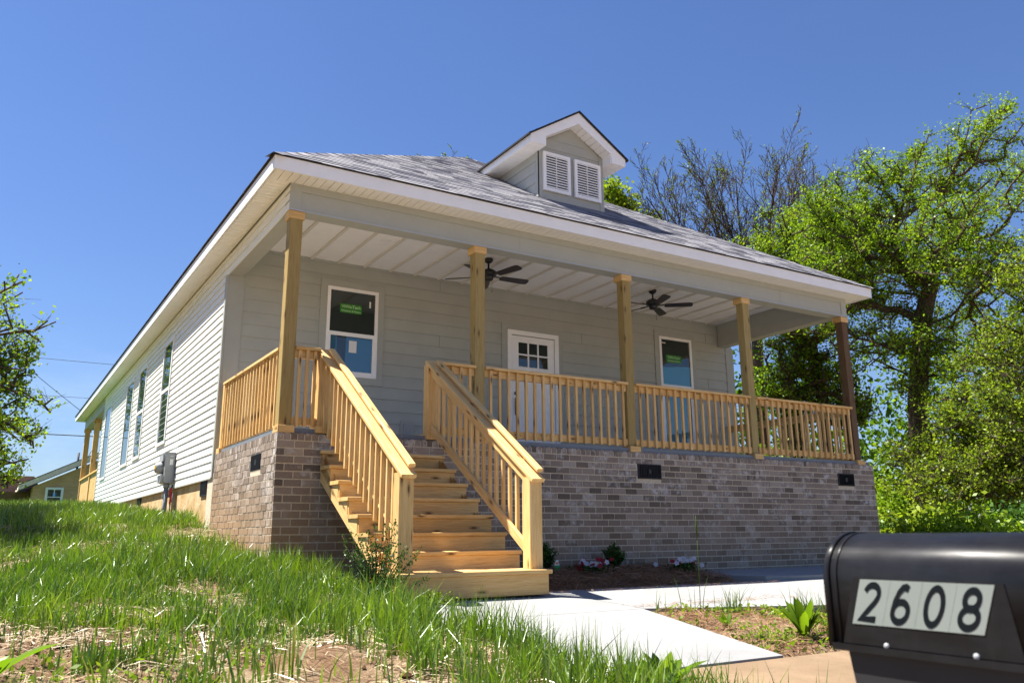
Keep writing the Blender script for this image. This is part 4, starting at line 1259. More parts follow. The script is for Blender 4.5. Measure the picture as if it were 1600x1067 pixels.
def skeleton(trunk, blobs, n_att, rs, step=.45, up_bias=.35, jit=.05, pl=.32):
    pts = []
    for i in range(len(trunk)-1):
        a, c = np.array(trunk[i]), np.array(trunk[i+1]); k = max(2, int(np.linalg.norm(c-a)/step))
        for j in range(k): pts.append(a + (c-a)*j/k + rs.normal(size=3)*.03)
    pts.append(np.array(trunk[-1], float))
    par = [-1] + list(range(len(pts)-1)); nt = len(pts)
    bl = np.array([b_[:4] for b_ in blobs]); w = bl[:, 3]**2.2; w /= w.sum()
    ch = rs.choice(len(bl), n_att, p=w); d = rs.normal(size=(n_att, 3)); d /= np.linalg.norm(d, axis=1)[:, None]
    att = bl[ch, :3] + d * (bl[ch, 3] * rs.uniform(0, 1, n_att)**.42)[:, None] * np.array([1, 1, .95])
    base = np.array(pts[int(nt*.45)]); order = np.argsort(np.linalg.norm(att - np.array(pts[-1]), axis=1) + rs.uniform(0, .6, n_att))
    P = np.zeros((nt + n_att*12, 3)); P[:nt] = pts; N = nt
    plen = np.zeros(len(P)); plen[:nt] = np.arange(nt)*.12
    minz = pts[int(nt*.3)][2]
    ends = []
    for ai in order:
        a = att[ai]
        v = a - P[:N]; dist = np.linalg.norm(v, axis=1)
        cost = dist + pl*plen[:N] + up_bias*np.maximum(0, -v[:, 2]) + np.where((np.arange(N) < nt*.3), 3, 0)
        i = int(np.argmin(cost)); dd = dist[i]
        k = max(1, int(round(dd/step))); k = min(k, 12); prev = i
        p0 = P[i].copy()
        for j in range(1, k+1):
            t = j/k; p = p0 + (a-p0)*t
            p[2] += math.sin(t*math.pi)*dd*-.07
            if j < k: p = p + rs.normal(size=3)*jit
            P[N] = p; plen[N] = plen[prev] + dd/k; par.append(prev); prev = N; N += 1
            if N >= len(P)-13: break
        ends.append(prev)
        if N >= len(P)-13: break
    return P[:N], np.array(par), np.array(ends), nt

def grow(name, label, trunk, blobs, seed, n_att=500, leaves=20000, leaf=.09, mat='leaf', trunk_r=.2, spread=.3, group=None, tip=.006, pw=2.25, vine=0, twig=0, cat='tree', step=.45, ends_only=True, bright=.5, lvar=.3, leafy=.65, jit=.05, pl=.32):
    rs = np.random.default_rng(seed)
    P, par, ends, nt = skeleton(trunk, blobs, n_att, rs, step, jit=jit, pl=pl)
    N = len(P)
    # pipe model radii
    acc = np.zeros(N); has = np.zeros(N, bool)
    for i in range(N-1, 0, -1):
        if not has[i]: acc[i] = max(acc[i], tip**pw)
        acc[par[i]] += acc[i]; has[par[i]] = True
    rad = np.maximum(acc, tip**pw)**(1/pw); rad *= min(1.0, trunk_r/rad[:nt].max()) if rad[:nt].max() > trunk_r else trunk_r/rad[:nt].max()
    rad = np.maximum(rad, tip)
    if trunk_r > 0: rad[:nt] = np.maximum(rad[:nt], np.linspace(trunk_r, trunk_r*.55, nt))
    # twigs off the ends carry most of the leaves
    TP, TQ, TR = [], [], []
    if twig:
        src = rs.choice(ends, twig); d = rs.normal(size=(twig, 3)); d[:, 2] = np.abs(d[:, 2])*.8 + .2; d /= np.linalg.norm(d, axis=1)[:, None]
        c0 = P[src] + (P[par[src]]-P[src])*rs.uniform(0, 1, twig)[:, None]; TP = c0; TQ = c0 + d*rs.uniform(.15, .55, twig)[:, None]
    A = P[par[1:]]; B = P[1:]; ra = rad[par[1:]]; rb = rad[1:]
    same = np.minimum(ra, np.maximum(rb*1.35, tip)); ra = same
    if twig:
        A = np.vstack([A, TP]); B = np.vstack([B, TQ]); ra = np.concatenate([ra, np.full(twig, tip*.9)]); rb = np.concatenate([rb, np.full(twig, tip*.4)])
    d = B - A; ln = np.linalg.norm(d, axis=1); ok = ln > 1e-4; A, B, d, ra, rb, ln = A[ok], B[ok], d[ok], ra[ok], rb[ok], ln[ok]
    d /= ln[:, None]; h = np.where(np.abs(d[:, 2:3]) < .9, np.array([[0, 0, 1.]]), np.array([[1., 0, 0]])); s = np.cross(d, h); s /= np.linalg.norm(s, axis=1)[:, None]; u = np.cross(s, d)
    K = 6; ang = np.arange(K)*2*math.pi/K
    ring = (s[:, None, :]*np.cos(ang)[None, :, None] + u[:, None, :]*np.sin(ang)[None, :, None])
    VA = A[:, None]+ring*ra[:, None, None] - d[:, None]*(ra*.35)[:, None, None]; VB = B[:, None]+ring*rb[:, None, None] + d[:, None]*(rb*.35)[:, None, None]
    V = np.concatenate([VA, VB], 1).reshape(-1, 3); m_ = len(A)
    bi = (np.arange(m_)*2*K)[:, None]; k0 = np.arange(K)[None]; k1 = (np.arange(K)+1)[None] % K
    Q = np.stack([bi+k0, bi+k1, bi+K+k1, bi+K+k0], -1).reshape(-1, 4)
    root = thing(name, label, cat, tuple(float(x) for x in trunk[0]), group)
    org = tuple(float(x) for x in trunk[0])
    np_mesh('trunk', V, Q, M['bark'], smooth=True, parent=root, origin=org)
    if leaves:
        # clusters: some ends carry many leaves, some few, so that gaps and clumps appear
        wgt = rs.gamma(.75, 1, len(ends)); wgt /= wgt.sum()
        e = rs.choice(len(ends), leaves, p=wgt); src = ends[e]
        t = rs.uniform(0, 1, leaves)[:, None]**1.3
        C = P[src] + (P[par[src]] - P[src])*t*.8 + rs.normal(size=(leaves, 3))*spread*np.array([1, 1, .75])
        clump = rs.uniform(0, 1, len(ends))[e]
        if twig and leafy:
            tw = rs.gamma(.9, 1, twig); tw /= tw.sum(); m2 = int(leaves*leafy); ei = rs.choice(twig, m2, p=tw); tt = rs.uniform(.1, 1.08, m2)[:, None]
            C[:m2] = TP[ei] + (TQ[ei]-TP[ei])*tt + rs.normal(size=(m2, 3))*spread*.45
            clump[:m2] = rs.uniform(0, 1, twig)[ei]
        rn = np.clip(bright + (clump-.5)*lvar*1.3 + rs.normal(size=leaves)*lvar*.55, 0, 1)
        if vine:
            k = rs.integers(0, max(2, int(nt*.95)), vine); cv = P[k] + rs.normal(size=(vine, 3))*np.array([.22, .22, .35])
            C = np.vstack([C, cv]); rn = np.concatenate([rn, np.clip(rs.normal(.15, .15, vine), 0, 1)])
        LV, LQ = leaf_quads(C, leaf, rs)
        np_mesh('crown', LV, LQ, M[mat], rnd=rn, parent=root, origin=org)
    return root

T1 = [(15.91,4.12,7.12,1.18),(15.93,2.78,7.52,1.04),(17.92,2.56,8.24,1.26),(17.79,1.34,8.51,.88),(20.56,2.17,8.14,1.06),(14.01,3.48,5.04,.92),(16.1,3.23,5.65,1.53),(15.59,1.23,5.28,1.31),(18.8,1.66,5.31,.96),(16.58,4.62,4.02,1.26),(16.22,2.73,2.95,1.22),(14.54,3.89,6.67,.7),(20.1,3.5,4.57,1.23),(17.5,4.5,6.6,1.3),(19.5,3.5,6.8,1.4),(14.9,4.6,5.9,1.1),(14.6,4.4,4.3,1.0)]
grow('leafy_tree', 'tall spring tree with bright green leaves and a vine clad trunk right of the house', [(17.68,4.53,-1.9),(17.19,3.93,.97),(17.0,3.41,3.15),(17.0,2.86,5.02)], T1, 3,
     n_att=1150, leaves=72000, leaf=.068, trunk_r=.25, spread=.15, vine=4200, twig=5200, bright=.62, lvar=.45, tip=.0065, jit=.035)
T6 = [(14.75,.19,2.34,.97),(15.43,1.39,.94,1.17),(15.25,.54,.06,1.04),(14.02,1.41,-.3,.84),(15.32,2.79,.5,.8),(14.16,-.33,1.18,.86),(15.35,-.59,3.72,1.04)]
grow('drooping_tree', 'yellow green tree with hanging twigs at the right edge above the mailbox', [(16.33,.47,-1.9),(15.81,-.32,1.82),(15.46,-.66,3.72)], T6, 5,
     n_att=620, leaves=40000, leaf=.066, mat='leaf_yellow', trunk_r=.17, spread=.15, twig=5200, bright=.55, lvar=.5, tip=.006)
def tubes(A, B, ra, rb, K=5):
    d = B - A; ln = np.linalg.norm(d, axis=1); d = d/ln[:, None]
    h = np.where(np.abs(d[:, 2:3]) < .9, np.array([[0, 0, 1.]]), np.array([[1., 0, 0]])); s_ = np.cross(d, h); s_ /= np.linalg.norm(s_, axis=1)[:, None]; u = np.cross(s_, d)
    ang = np.arange(K)*2*math.pi/K; ring = s_[:, None]*np.cos(ang)[None, :, None] + u[:, None]*np.sin(ang)[None, :, None]
    V = np.concatenate([A[:, None]+ring*ra[:, None, None]-d[:, None]*(ra*.3)[:, None, None], B[:, None]+ring*rb[:, None, None]], 1).reshape(-1, 3)
    bi = (np.arange(len(A))*2*K)[:, None]; k0 = np.arange(K)[None]; k1 = (k0+1) % K
    return V, np.stack([bi+k0, bi+k1, bi+K+k1, bi+K+k0], -1).reshape(-1, 4)
def fan_tree(name, label, base, fork, limbs, seed, leaves, leaf, mat, r0=.2, kids=(7, 5, 4), group=None):
    """bare branching tree: long limbs that fan up from a fork, side branches on side branches down to twigs"""
    rs = np.random.default_rng(seed); A, B, RA, RB, tips = [], [], [], [], []
    def br(p, d, L, r, lev):
        n = 7 if lev == 0 else 5 if lev == 1 else 3; q = np.array(p, float); d = d/np.linalg.norm(d); pts = [q.copy()]
        for i in range(n):
            d = d + rs.normal(size=3)*(.07 if lev == 0 else .12) + np.array([0, 0, .05]); d /= np.linalg.norm(d); q = q + d*L/n; pts.append(q.copy())
        for i in range(n):
            a, b_ = r*(1-.8*i/n), r*(1-.8*(i+1)/n); A.append(pts[i]); B.append(pts[i+1]); RA.append(max(a, .0078)); RB.append(max(b_, .006))
        if lev >= 2: tips.append((pts[-2], pts[-1]))
        if lev < 3:
            for c in range(kids[lev]):
                t = .22 + .74*(c + rs.uniform(0, .9))/kids[lev]; i = min(int(t*n), n-1); p0 = pts[i] + (pts[i+1]-pts[i])*(t*n-i); dd = pts[i+1]-pts[i]; dd /= np.linalg.norm(dd)
                sd = rs.normal(size=3); sd -= dd*sd.dot(dd); sd /= np.linalg.norm(sd); an = rs.uniform(.4, .85)
                br(p0, dd*math.cos(an) + sd*math.sin(an) + np.array([0, 0, .15]), L*rs.uniform(.34, .55)*(1.1-.45*t), max(r*(1-.8*t)*.62, .004), lev+1)
    base = np.array(base, float); fork = np.array(fork, float)
    A.append(base); B.append(fork); RA.append(r0*1.4); RB.append(r0)
    for (dx, dy, dz, L, r) in limbs: br(fork + rs.normal(size=3)*.05, np.array([dx, dy, dz]), L, r, 0)
    root = thing(name, label, 'tree', tuple(base), group)
    V, Q = tubes(np.array(A), np.array(B), np.array(RA), np.array(RB)); np_mesh('trunk', V, Q, M['bark'], smooth=True, parent=root, origin=tuple(base))
    T = np.array(tips); w_ = rs.gamma(.8, 1, len(T)); w_ /= w_.sum(); e = rs.choice(len(T), leaves, p=w_); t = rs.uniform(.1, 1.05, leaves)[:, None]
    C = T[e, 0] + (T[e, 1]-T[e, 0])*t + rs.normal(size=(leaves, 3))*.035
    V, Q = leaf_quads(C, leaf, rs); np_mesh('crown', V, Q, M[mat], rnd=np.clip(rs.normal(.5, .25, leaves), 0, 1), parent=root, origin=tuple(base))
    return root
def fan(n, a0, a1, L0, L1, r, seed):
    rs = np.random.default_rng(seed); out = []
    for i in range(n):
        th = R(a0 + (a1-a0)*i/(n-1) + rs.uniform(-4, 4)); k = math.sin(th); out.append((.852*k + .52*rs.normal()*.22, -.524*k + .85*rs.normal()*.22, math.cos(th), rs.uniform(L0, L1)*(1 + .12*abs(k)), r*rs.uniform(.7, 1.1)))
    return out
fan_tree('bare_tree', 'nearly bare budding tree with dark fanned branches behind the roof', (21.0,12.6,-1.6), (20.35,11.6,6.1), fan(15, -68, 46, 5.2, 6.0, .085, 4), 8, 9000, .058, 'leaf_bud', .2, (12, 7, 4))
T3 = [(16.41,14.62,11.57,.54),(16.92,14.47,11.02,.49),(15.93,15.11,10.91,.73),(17.66,14.19,10.42,.49)]
grow('small_leafy_tree', 'bright yellow green treetop just right of the dormer behind the roof', [(18.12,17.45,-1.6),(16.96,15.66,6.87),(16.6,15.05,9.72)], T3, 9,
     n_att=120, leaves=5200, leaf=.15, mat='leaf_yellow', trunk_r=.14, spread=.22, bright=.8, tip=.01)
T4 = [(16.61,7.09,3.78,.83),(17.6,6.61,3.33,.83),(16.17,7.62,2.9,.64),(17.29,6.26,5.2,.83),(17.02,7.26,2.35,.73),(18.27,6.49,2.34,.73)]
grow('ivy_tree', 'dark ivy covered tree seen between the right porch posts', [(17.55,8.18,-1.9),(17.04,7.56,1.29),(16.62,7.24,3.25)], T4, 12,
     n_att=360, leaves=15000, leaf=.085, mat='leaf', trunk_r=.24, spread=.2, vine=3600, twig=2600, bright=.42, lvar=.4, tip=.008)
fan_tree('distant_tree', 'thin bare treetop poking over the roof peak left of the dormer', (14.0,23.0,-1.6), (12.9,21.2,11.6), fan(5, -28, 24, 2.6, 3.1, .03, 6), 14, 500, .10, 'leaf_bud', .1, (5, 4, 3))
T7 = [(-2.7,8.32,3.07,.69),(-2.14,8.14,2.51,.44),(-2.42,8.57,1.62,.71),(-1.94,8.34,1.39,.44),(-2.38,8.87,.51,.63),(-1.91,8.55,.62,.32),(-3.27,8.83,2.52,.97),(-3.07,9.16,.96,1.03),(-2.44,9.12,-.05,.42),(-4.4,8.2,3.0,1.2),(-4.2,7.6,1.8,1.2),(-5.0,9.0,1.4,1.2)]
grow('yard_tree', 'light leafed yard tree at the left edge in front of the tan house', [(-4.0,9.4,-.75),(-3.9,9.2,.52),(-3.7,8.95,2.07)], T7, 15,
     n_att=330, leaves=9000, leaf=.072, mat='leaf', trunk_r=.13, spread=.12, twig=1100, bright=.75, lvar=.5, tip=.005, step=.35)

grow('yard_tree', 'tall yard tree beyond the left edge whose shade lies on the lawn', [(-5.6,6.4,-.8),(-5.5,6.4,1.6),(-5.3,6.4,3.2)], [(-4.9,6.2,5.0,1.15),(-4.9,5.0,4.4,1.1),(-4.9,7.4,5.4,1.15),(-5.2,8.8,4.9,1.2),(-5.0,4.0,4.6,1.1)], 16,
     n_att=260, leaves=20000, leaf=.15, mat='leaf', trunk_r=.16, spread=.2, twig=1200, bright=.45, tip=.008)
grow('yard_tree', 'large leafy yard tree farther back at the left edge reflected in the side windows', [(-3.6,27,-.3),(-3.4,27,2.0),(-3.0,27,4.0)], [(-2.5,27,2.8,.95),(-2.3,27.3,4.3,1.0),(-2.5,26.8,5.6,1.05),(-2.4,27,1.2,.9),(-3.8,27.4,4.4,1.3),(-3.6,27,7.0,1.2)], 17,
     n_att=300, leaves=5000, leaf=.15, mat='leaf_yellow', trunk_r=.20, spread=.24, twig=900, bright=.6, tip=.010)
T9 = [(15.9,6.6,7.4,.8),(15.3,6.9,6.4,.9),(16.4,6.2,6.2,1.1),(17.6,6.6,7.6,1.1),(15.0,7.2,5.2,.8),(16.2,6.8,4.9,1.0),(18.6,6.2,6.4,1.3)]
grow('leafy_tree', 'fine leafed spring tree filling the gap between the bare tree and the tallest tree', [(18.3,7.4,-1.8),(17.7,7.0,2.2),(17.2,6.8,4.2)], T9, 19,
     n_att=520, leaves=20000, leaf=.075, mat='leaf', trunk_r=.17, spread=.16, twig=3400, bright=.75, lvar=.4, tip=.006)

def shrub(name, label, c, r_, h, seed, leaves, leaf, mat, group=None, stems=24, cat='shrub', bright=.5, lvar=.4):
    rs = np.random.default_rng(seed); c = np.array(c, float)
    root = thing(name, label, cat, tuple(c), group)
    b = MB(); tips = []
    for i in range(stems):
        a = rs.uniform(0, 2*math.pi); rr = r_*rs.uniform(.1, 1)**.6; hh = h*rs.uniform(.5, 1)*(1-.45*(rr/r_)**2)
        e = c + np.array([math.cos(a)*rr, math.sin(a)*rr, hh]); md = c + (e-c)*.5 + np.array([0, 0, hh*.12]) - np.array([math.cos(a), math.sin(a), 0])*rr*.12
        b.tube([tuple(c + rs.normal(size=3)*np.array([.03, .03, 0])), tuple(md), tuple(e)], [.012*h, .008*h, .003*h], 5); tips.append((c, md, e))
    b.build('stems', M['bark'], root)
    k = rs.integers(0, stems, leaves); t = rs.uniform(.12, 1, leaves)**.8
    T = np.array(tips); q0, q1, q2 = T[k, 0], T[k, 1], T[k, 2]; tt = t[:, None]
    C = q0*(1-tt)**2 + q1*2*tt*(1-tt) + q2*tt**2 + rs.normal(size=(leaves, 3))*np.array([r_, r_, h*.7])*.13
    C[:, 2] = np.maximum(C[:, 2], c[2]+.01)
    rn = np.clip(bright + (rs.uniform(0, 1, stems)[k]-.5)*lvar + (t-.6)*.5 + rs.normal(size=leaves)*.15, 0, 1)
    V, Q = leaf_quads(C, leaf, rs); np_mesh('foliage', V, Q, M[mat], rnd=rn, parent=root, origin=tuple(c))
    return root
BU = [((14.13,2.71,-1.65), .75, 1.05, 'leaf_dark', 'dark green bush low beside the right corner of the brick'),
      ((11.9,.6,-1.62), .85, 1.15, 'leaf_yellow', 'bright bush behind the rounded left end of the mailbox'),
      ((11.47,-.51,-1.62), .85, 1.1, 'leaf', 'low green bush right behind the middle of the mailbox'),
      ((13.15,-.35,-1.62), 1.1, 1.3, 'leaf_dark', 'broad dark green bush behind the far right end of the mailbox'),
      ((15.57,7.25,-1.62), 1.0, 3.1, 'leaf_yellow', 'tall sunlit bush seen through the right porch balusters near the fourth post'),
      ((16.86,6.49,-1.62), 1.1, 3.1, 'leaf_yellow', 'tall sunlit bush seen through the balusters near the dark corner post'),
      ((16.9,5.3,-1.62), .9, 2.5, 'leaf', 'green bush just right of the dark corner post'),
      ((15.5,3.4,-1.62), 1.2, 2.0, 'leaf', 'green undergrowth bush at the foot of the vine clad trunk'),
      ((17.5,1.2,-1.62), 1.4, 2.4, 'leaf_yellow', 'yellow green bush beneath the drooping tree')]
for i, (c, r_, h, mt_, lab) in enumerate(BU):
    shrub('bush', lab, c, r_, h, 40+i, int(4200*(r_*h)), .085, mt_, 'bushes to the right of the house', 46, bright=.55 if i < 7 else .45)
# the wood behind, which reads as one mass
rs = np.random.default_rng(77)
nW = 70000
wx = rs.uniform(19, 46, nW); wy = 16 - (wx-19)*.62 + rs.normal(size=nW)*2.0; hz = rs.uniform(0, 1, nW)**1.15*(6.5 + 1.5*np.sin(wx*.7) + 2*np.sin(wx*1.9+1))
msk = vnoise(wx*1.0 + wy*.6, hz, .9, 6) + .5*vnoise(wx + wy*.6, hz, 2.6, 9) > .62
C = np.stack([wx, wy, -1.8+hz], 1)[msk]
V, Q = leaf_quads(C, .23, rs)
tag(np_mesh('woodland', V, Q, M['leaf'], rnd=np.clip(rs.normal(.30, .25, len(C)), 0, 1)), 'mass of green woodland foliage behind the trees right of the house', 'woodland', kind='stuff')

# ------------------------------------------------------------------ grass, straw, needles, weeds
def blades(X, Y, Z, H, Wd, rs, lean=.35, nseg=3):
    n = len(X); a = rs.uniform(0, 2*math.pi, n); ln = np.abs(rs.normal(0, lean, n)); az = rs.uniform(0, 2*math.pi, n)
    base = np.stack([X, Y, Z], 1); side = np.stack([np.cos(a), np.sin(a), np.zeros(n)], 1)
    ld = np.stack([np.cos(az), np.sin(az), np.zeros(n)], 1)
    V = np.zeros((n, (nseg+1)*2, 3))
    for k in range(nseg+1):
        t = k/nseg
        p = base + np.array([0, 0, 1])*(H*t*(1-.32*ln*t))[:, None] + ld*(H*ln*t**1.9)[:, None]
        w = Wd*(1-t**1.6)*.5 + .0003
        V[:, 2*k] = p - side*w[:, None]; V[:, 2*k+1] = p + side*w[:, None]
    bi = (np.arange(n)*(nseg+1)*2)[:, None]; k = np.arange(nseg)[None]*2
    Q = np.stack([bi+k, bi+k+1, bi+k+3, bi+k+2], -1).reshape(-1, 4)
    return V.reshape(-1, 3), Q, nseg
rs = np.random.default_rng(5)
def in_lawn(x, y):
    ok = ~(inpoly(x, y, WALK) | inpoly(x, y, STREET) | inpoly(x, y, PAD))
    ok &= ~((x > -.02) & (y > -.03) & (y < 24)); ok &= ~((x > .40) & (y > -2.14) & (y < 0))
    ok &= ~((x > .72) & (y > -6.32) & (y < -4.94))
    return ok
VV, QQ, RR = [], [], []; off = 0
def add(V, Q, r_):
    global off
    VV.append(V); QQ.append(Q+off); RR.append(r_); off += len(V)
# lawn on the bank, thinner and clumped towards the street where the straw shows
def scatter(n, x0, x1, y0, y1, dens, h, wdt, lean=.4, dry=.04):
    x = rs.uniform(x0, x1, n); y = rs.uniform(y0, y1, n)
    k = in_lawn(x, y) & (rs.uniform(0, 1, n) < dens(x, y)); x, y = x[k], y[k]; m_ = len(x)
    z = ground_z(x, y) - .01
    hv = h(x, y)*(.65+.7*vnoise(x, y, 5.5, 55))*rs.uniform(.4, 1.3, m_); wv = wdt*rs.uniform(.6, 1.3, m_)
    V, Q, ns = blades(x, y, z, hv, wv, rs, lean)
    c = np.clip(.36 + .55*(vnoise(x, y, 1.7, 21)-.5) + .3*(vnoise(x, y, 6, 22)-.5) + rs.normal(size=m_)*.18, 0, .86); c[rs.uniform(0, 1, m_) < dry] = rs.uniform(.9, 1)
    add(V, Q, np.repeat(c, ns))
def clump(x, y, s1=2.1, s2=5.0): return .6*vnoise(x, y, s1, 31) + .4*vnoise(x, y, s2, 33)
d_bank = lambda x, y: np.clip((clump(x, y) - .31 - .10*smst(-1.8, -3.4, y))*4.2, .06, 1) * np.where((np.hypot(x+.25, y-1.9) < .55) | (np.hypot(x+.5, y-.6) < .3), .15, 1)
h_bank = lambda x, y: .12 + .10*vnoise(x, y, 1.3, 41) + .05*0
scatter(46000, -4.2, .6, -3.6, .2, d_bank, h_bank, .0105)
scatter(32000, -4.5, -.02, .0, 6, lambda x, y: np.clip((clump(x, y)-.20)*4.2, .15, 1)*np.where((np.hypot(x+.25, y-1.9) < .55), .15, 1), lambda x, y: .12+.08*vnoise(x, y, 1.3, 41), .011)
scatter(42000, -7, -.02, 6, 16, lambda x, y: .9+0*x, lambda x, y: .14+.06*vnoise(x, y, 1.1, 41), .014)
scatter(30000, -14, 1, 16, 32, lambda x, y: .9+0*x, lambda x, y: .15+0*x, .025)
d_front = lambda x, y: np.clip((clump(x, y, 3.0, 8) - .50 - .10*smst(-4.2, -5.0, y)*smst(-.6, -1.4, x))*3.8, .03, .8)
scatter(24000, -3.4, -.4, -6.2, -3.4, d_front, lambda x, y: .13+.11*vnoise(x, y, 2, 43), .0100)
# taller tufts along the near edge of the path
d_tall = lambda x, y: np.clip((clump(x, y, 3.4, 9) - .47)*4.5, .03, .9)
scatter(15000, -.9, .72, -6.4, -2.95, d_tall, lambda x, y: .17+.12*vnoise(x, y, 2, 47), .0095, .35)

# thin grass on the strip between the two paths, and along path joints
scatter(9000, 1.9, 7, -4.93, -3.2, lambda x, y: np.clip((clump(x, y, 2.2, 6)-.50)*4, .01, 1), lambda x, y: .05+.06*vnoise(x, y, 2, 51), .007, .5, .12)
for cx_, cy_, n_, hh in ((2.95,-3.42,60,.30),(3.6,-3.62,70,.30),(3.85,-3.66,40,.24),(2.62,-3.30,10,.34),(2.35,-3.22,8,.3)):
    x = cx_+rs.normal(size=n_)*.05; y = cy_+rs.normal(size=n_)*.04; V, Q, ns = blades(x, y, ground_z(x, y)-.01, hh*rs.uniform(.4, 1.1, n_), np.full(n_, .007), rs, .4); add(V, Q, np.repeat(np.clip(rs.normal(.35, .15, n_), 0, .8), ns))
# turf far off on the right and round the back
scatter(5000, 10, 30, -8, 0, lambda x, y: .9+0*x, lambda x, y: .12+0*x, .03)
tag(np_mesh('grass', np.vstack(VV), np.vstack(QQ), M['grass'], rnd=np.concatenate(RR)), 'bright green young grass growing on the bank and along the path', 'grass', kind='stuff')

def strands(n, x, y, z, L, Wd, rs, tilt=.12):
    a = rs.uniform(0, 2*math.pi, n); t = rs.normal(0, tilt, n); d = np.stack([np.cos(a), np.sin(a), t], 1); s = np.stack([-np.sin(a), np.cos(a), rs.normal(0, .4, n)], 1)
    c = np.stack([x, y, z], 1); h = (L*.5)[:, None]; w = (Wd*.5)[:, None]; bow = np.array([0, 0, 1])*(L*.10)[:, None]
    p0, p1, p2 = c - d*h, c + bow, c + d*h
    V = np.stack([p0-s*w, p0+s*w, p1-s*w, p1+s*w, p2-s*w, p2+s*w], 1).reshape(-1, 3)
    bi = (np.arange(n)*6)[:, None]; Q = np.stack([np.concatenate([bi+k for k in (0, 1, 3, 2)], 1), np.concatenate([bi+k for k in (2, 3, 5, 4)], 1)], 1).reshape(-1, 4)
    return V, Q
n = 36000; x = rs.uniform(-4, .7, n); y = rs.uniform(-5.9, 2.6, n)
k = in_lawn(x, y) & (rs.uniform(0, 1, n) < np.clip((vnoise(x, y, 1.9, 61)*.6 + vnoise(x, y, 6, 63)*.4 - .30)*4, .08, 1)) ; x, y = x[k], y[k]; n = len(x)
V, Q = strands(n, x, y, ground_z(x, y)+rs.uniform(0, .03, n), rs.uniform(.06, .22, n), rs.uniform(.002, .0045, n), rs)
tag(np_mesh('straw_mulch', V, Q, M['straw'], rnd=np.repeat(rs.uniform(0, 1, n), 2)), 'dry pale straw scattered over the bare soil of the bank', 'straw', kind='stuff')
n = 9000; x = rs.uniform(1.75, 5.5, n); y = rs.uniform(-1.72, -.03, n)
k = (x < 5.28 - y*.2*-1) ; x, y = x[k], y[k]; n = len(x)
V, Q = strands(n, x, y, mulch_z(x, y)+rs.uniform(.0, .05, n), rs.uniform(.08, .22, n), rs.uniform(.002, .004, n), rs, .25)
n2 = 7000; x = rs.uniform(1.9, 6, n2); y = rs.uniform(-4.93, -3.2, n2); k = in_lawn(x, y); x, y = x[k], y[k]; n2 = len(x)
V2, Q2 = strands(n2, x, y, ground_z(x, y)+rs.uniform(0, .03, n2), rs.uniform(.06, .2, n2), rs.uniform(.002, .004, n2), rs, .2)
tag(np_mesh('pine_straw', np.vstack([V, V2]), np.vstack([Q, Q2+len(V)]), M['needle'], rnd=np.repeat(rs.uniform(0, 1, n+n2), 2)), 'brown pine straw lying over the planting beds beside the path', 'pine straw', kind='stuff')
n = 3800; x = rs.uniform(-3.6, .6, n); y = rs.uniform(-6, -1.5, n); k = in_lawn(x, y) & (vnoise(x, y, 1.5, 91) > .42); x, y = x[k], y[k]; n = len(x)
oc = np.array([(1,0,0),(-1,0,0),(0,1,0),(0,-1,0),(0,0,1),(0,0,-1)], float); of = np.array([(0,2,4),(2,1,4),(1,3,4),(3,0,4),(2,0,5),(1,2,5),(3,1,5),(0,3,5)])
sz = rs.uniform(.004, .02, n)*np.where(rs.uniform(0, 1, n) > .93, 2.0, 1); V = np.stack([x, y, ground_z(x, y)+sz*.3], 1)[:, None] + oc[None]*sz[:, None, None]*rs.uniform(.55, 1.2, (n, 6, 1))*np.array([1, 1, .7])
tag(np_mesh('soil_clods', V.reshape(-1, 3), (of[None]+(np.arange(n)*6)[:, None, None]).reshape(-1, 3), M['clod'], rnd=np.repeat(rs.uniform(0, 1, n), 8)), 'crumbly brown clods of soil lying between the grass tufts', 'soil clods', kind='stuff')
n = 700; x = np.concatenate([rs.uniform(1.9, 5.3, 450), rs.uniform(2.2, 4.2, 250)]); y = np.concatenate([-1.68 - np.abs(rs.normal(0, .12, 450)), -3.06 + np.abs(rs.normal(0, .10, 250))]); k = inpoly(x, y, WALK); x, y = x[k], y[k]; n = len(x)
V, Q = strands(n, x, y, slab_z(x, y)+.004, rs.uniform(.02, .12, n), rs.uniform(.0015, .0035, n), rs, .02)
tag(np_mesh('spilled_needles', V, Q, M['needle'], rnd=np.repeat(rs.uniform(0, 1, n), 2)), 'loose brown needles blown onto the edges of the white concrete path', 'pine straw', kind='stuff')
# low broad-leaved ground cover in the strip between the paths
n = 9000; x = rs.uniform(1.9, 5.5, n); y = rs.uniform(-4.93, -3.2, n); k = in_lawn(x, y) & (rs.uniform(0, 1, n) < np.clip((vnoise(x, y, 1.6, 71)*.6+vnoise(x, y, 5, 73)*.4 - .50 + .16*smst(-3.9, -4.8, y))*4, .02, 1)); x, y = x[k], y[k]; n = len(x)
C = np.stack([x, y, ground_z(x, y)+rs.uniform(.005, .07, n)], 1); V, Q = leaf_quads(C, .034, rs, .8)
n3 = 9000; x = rs.uniform(-3.4, .5, n3); y = rs.uniform(-5.8, .5, n3); k = in_lawn(x, y) & (rs.uniform(0, 1, n3) < np.clip((vnoise(x, y, 1.9, 81)*.6+vnoise(x, y, 6, 83)*.4 - .52)*5, .01, 1)); x, y = x[k], y[k]; n3 = len(x)
C3 = np.stack([x, y, ground_z(x, y)+rs.uniform(.0, .06, n3)], 1); V3, Q3 = leaf_quads(C3, .038, rs, .8); V = np.vstack([V, V3]); Q = np.vstack([Q, Q3+len(C)*4]); n += n3
tag(np_mesh('ground_cover', V, Q, M['leaf_yellow'], rnd=np.clip(rs.normal(.45, .2, n), 0, 1)), 'low broad leaved weeds in the strip between the paths and over the bank', 'ground cover', kind='stuff')

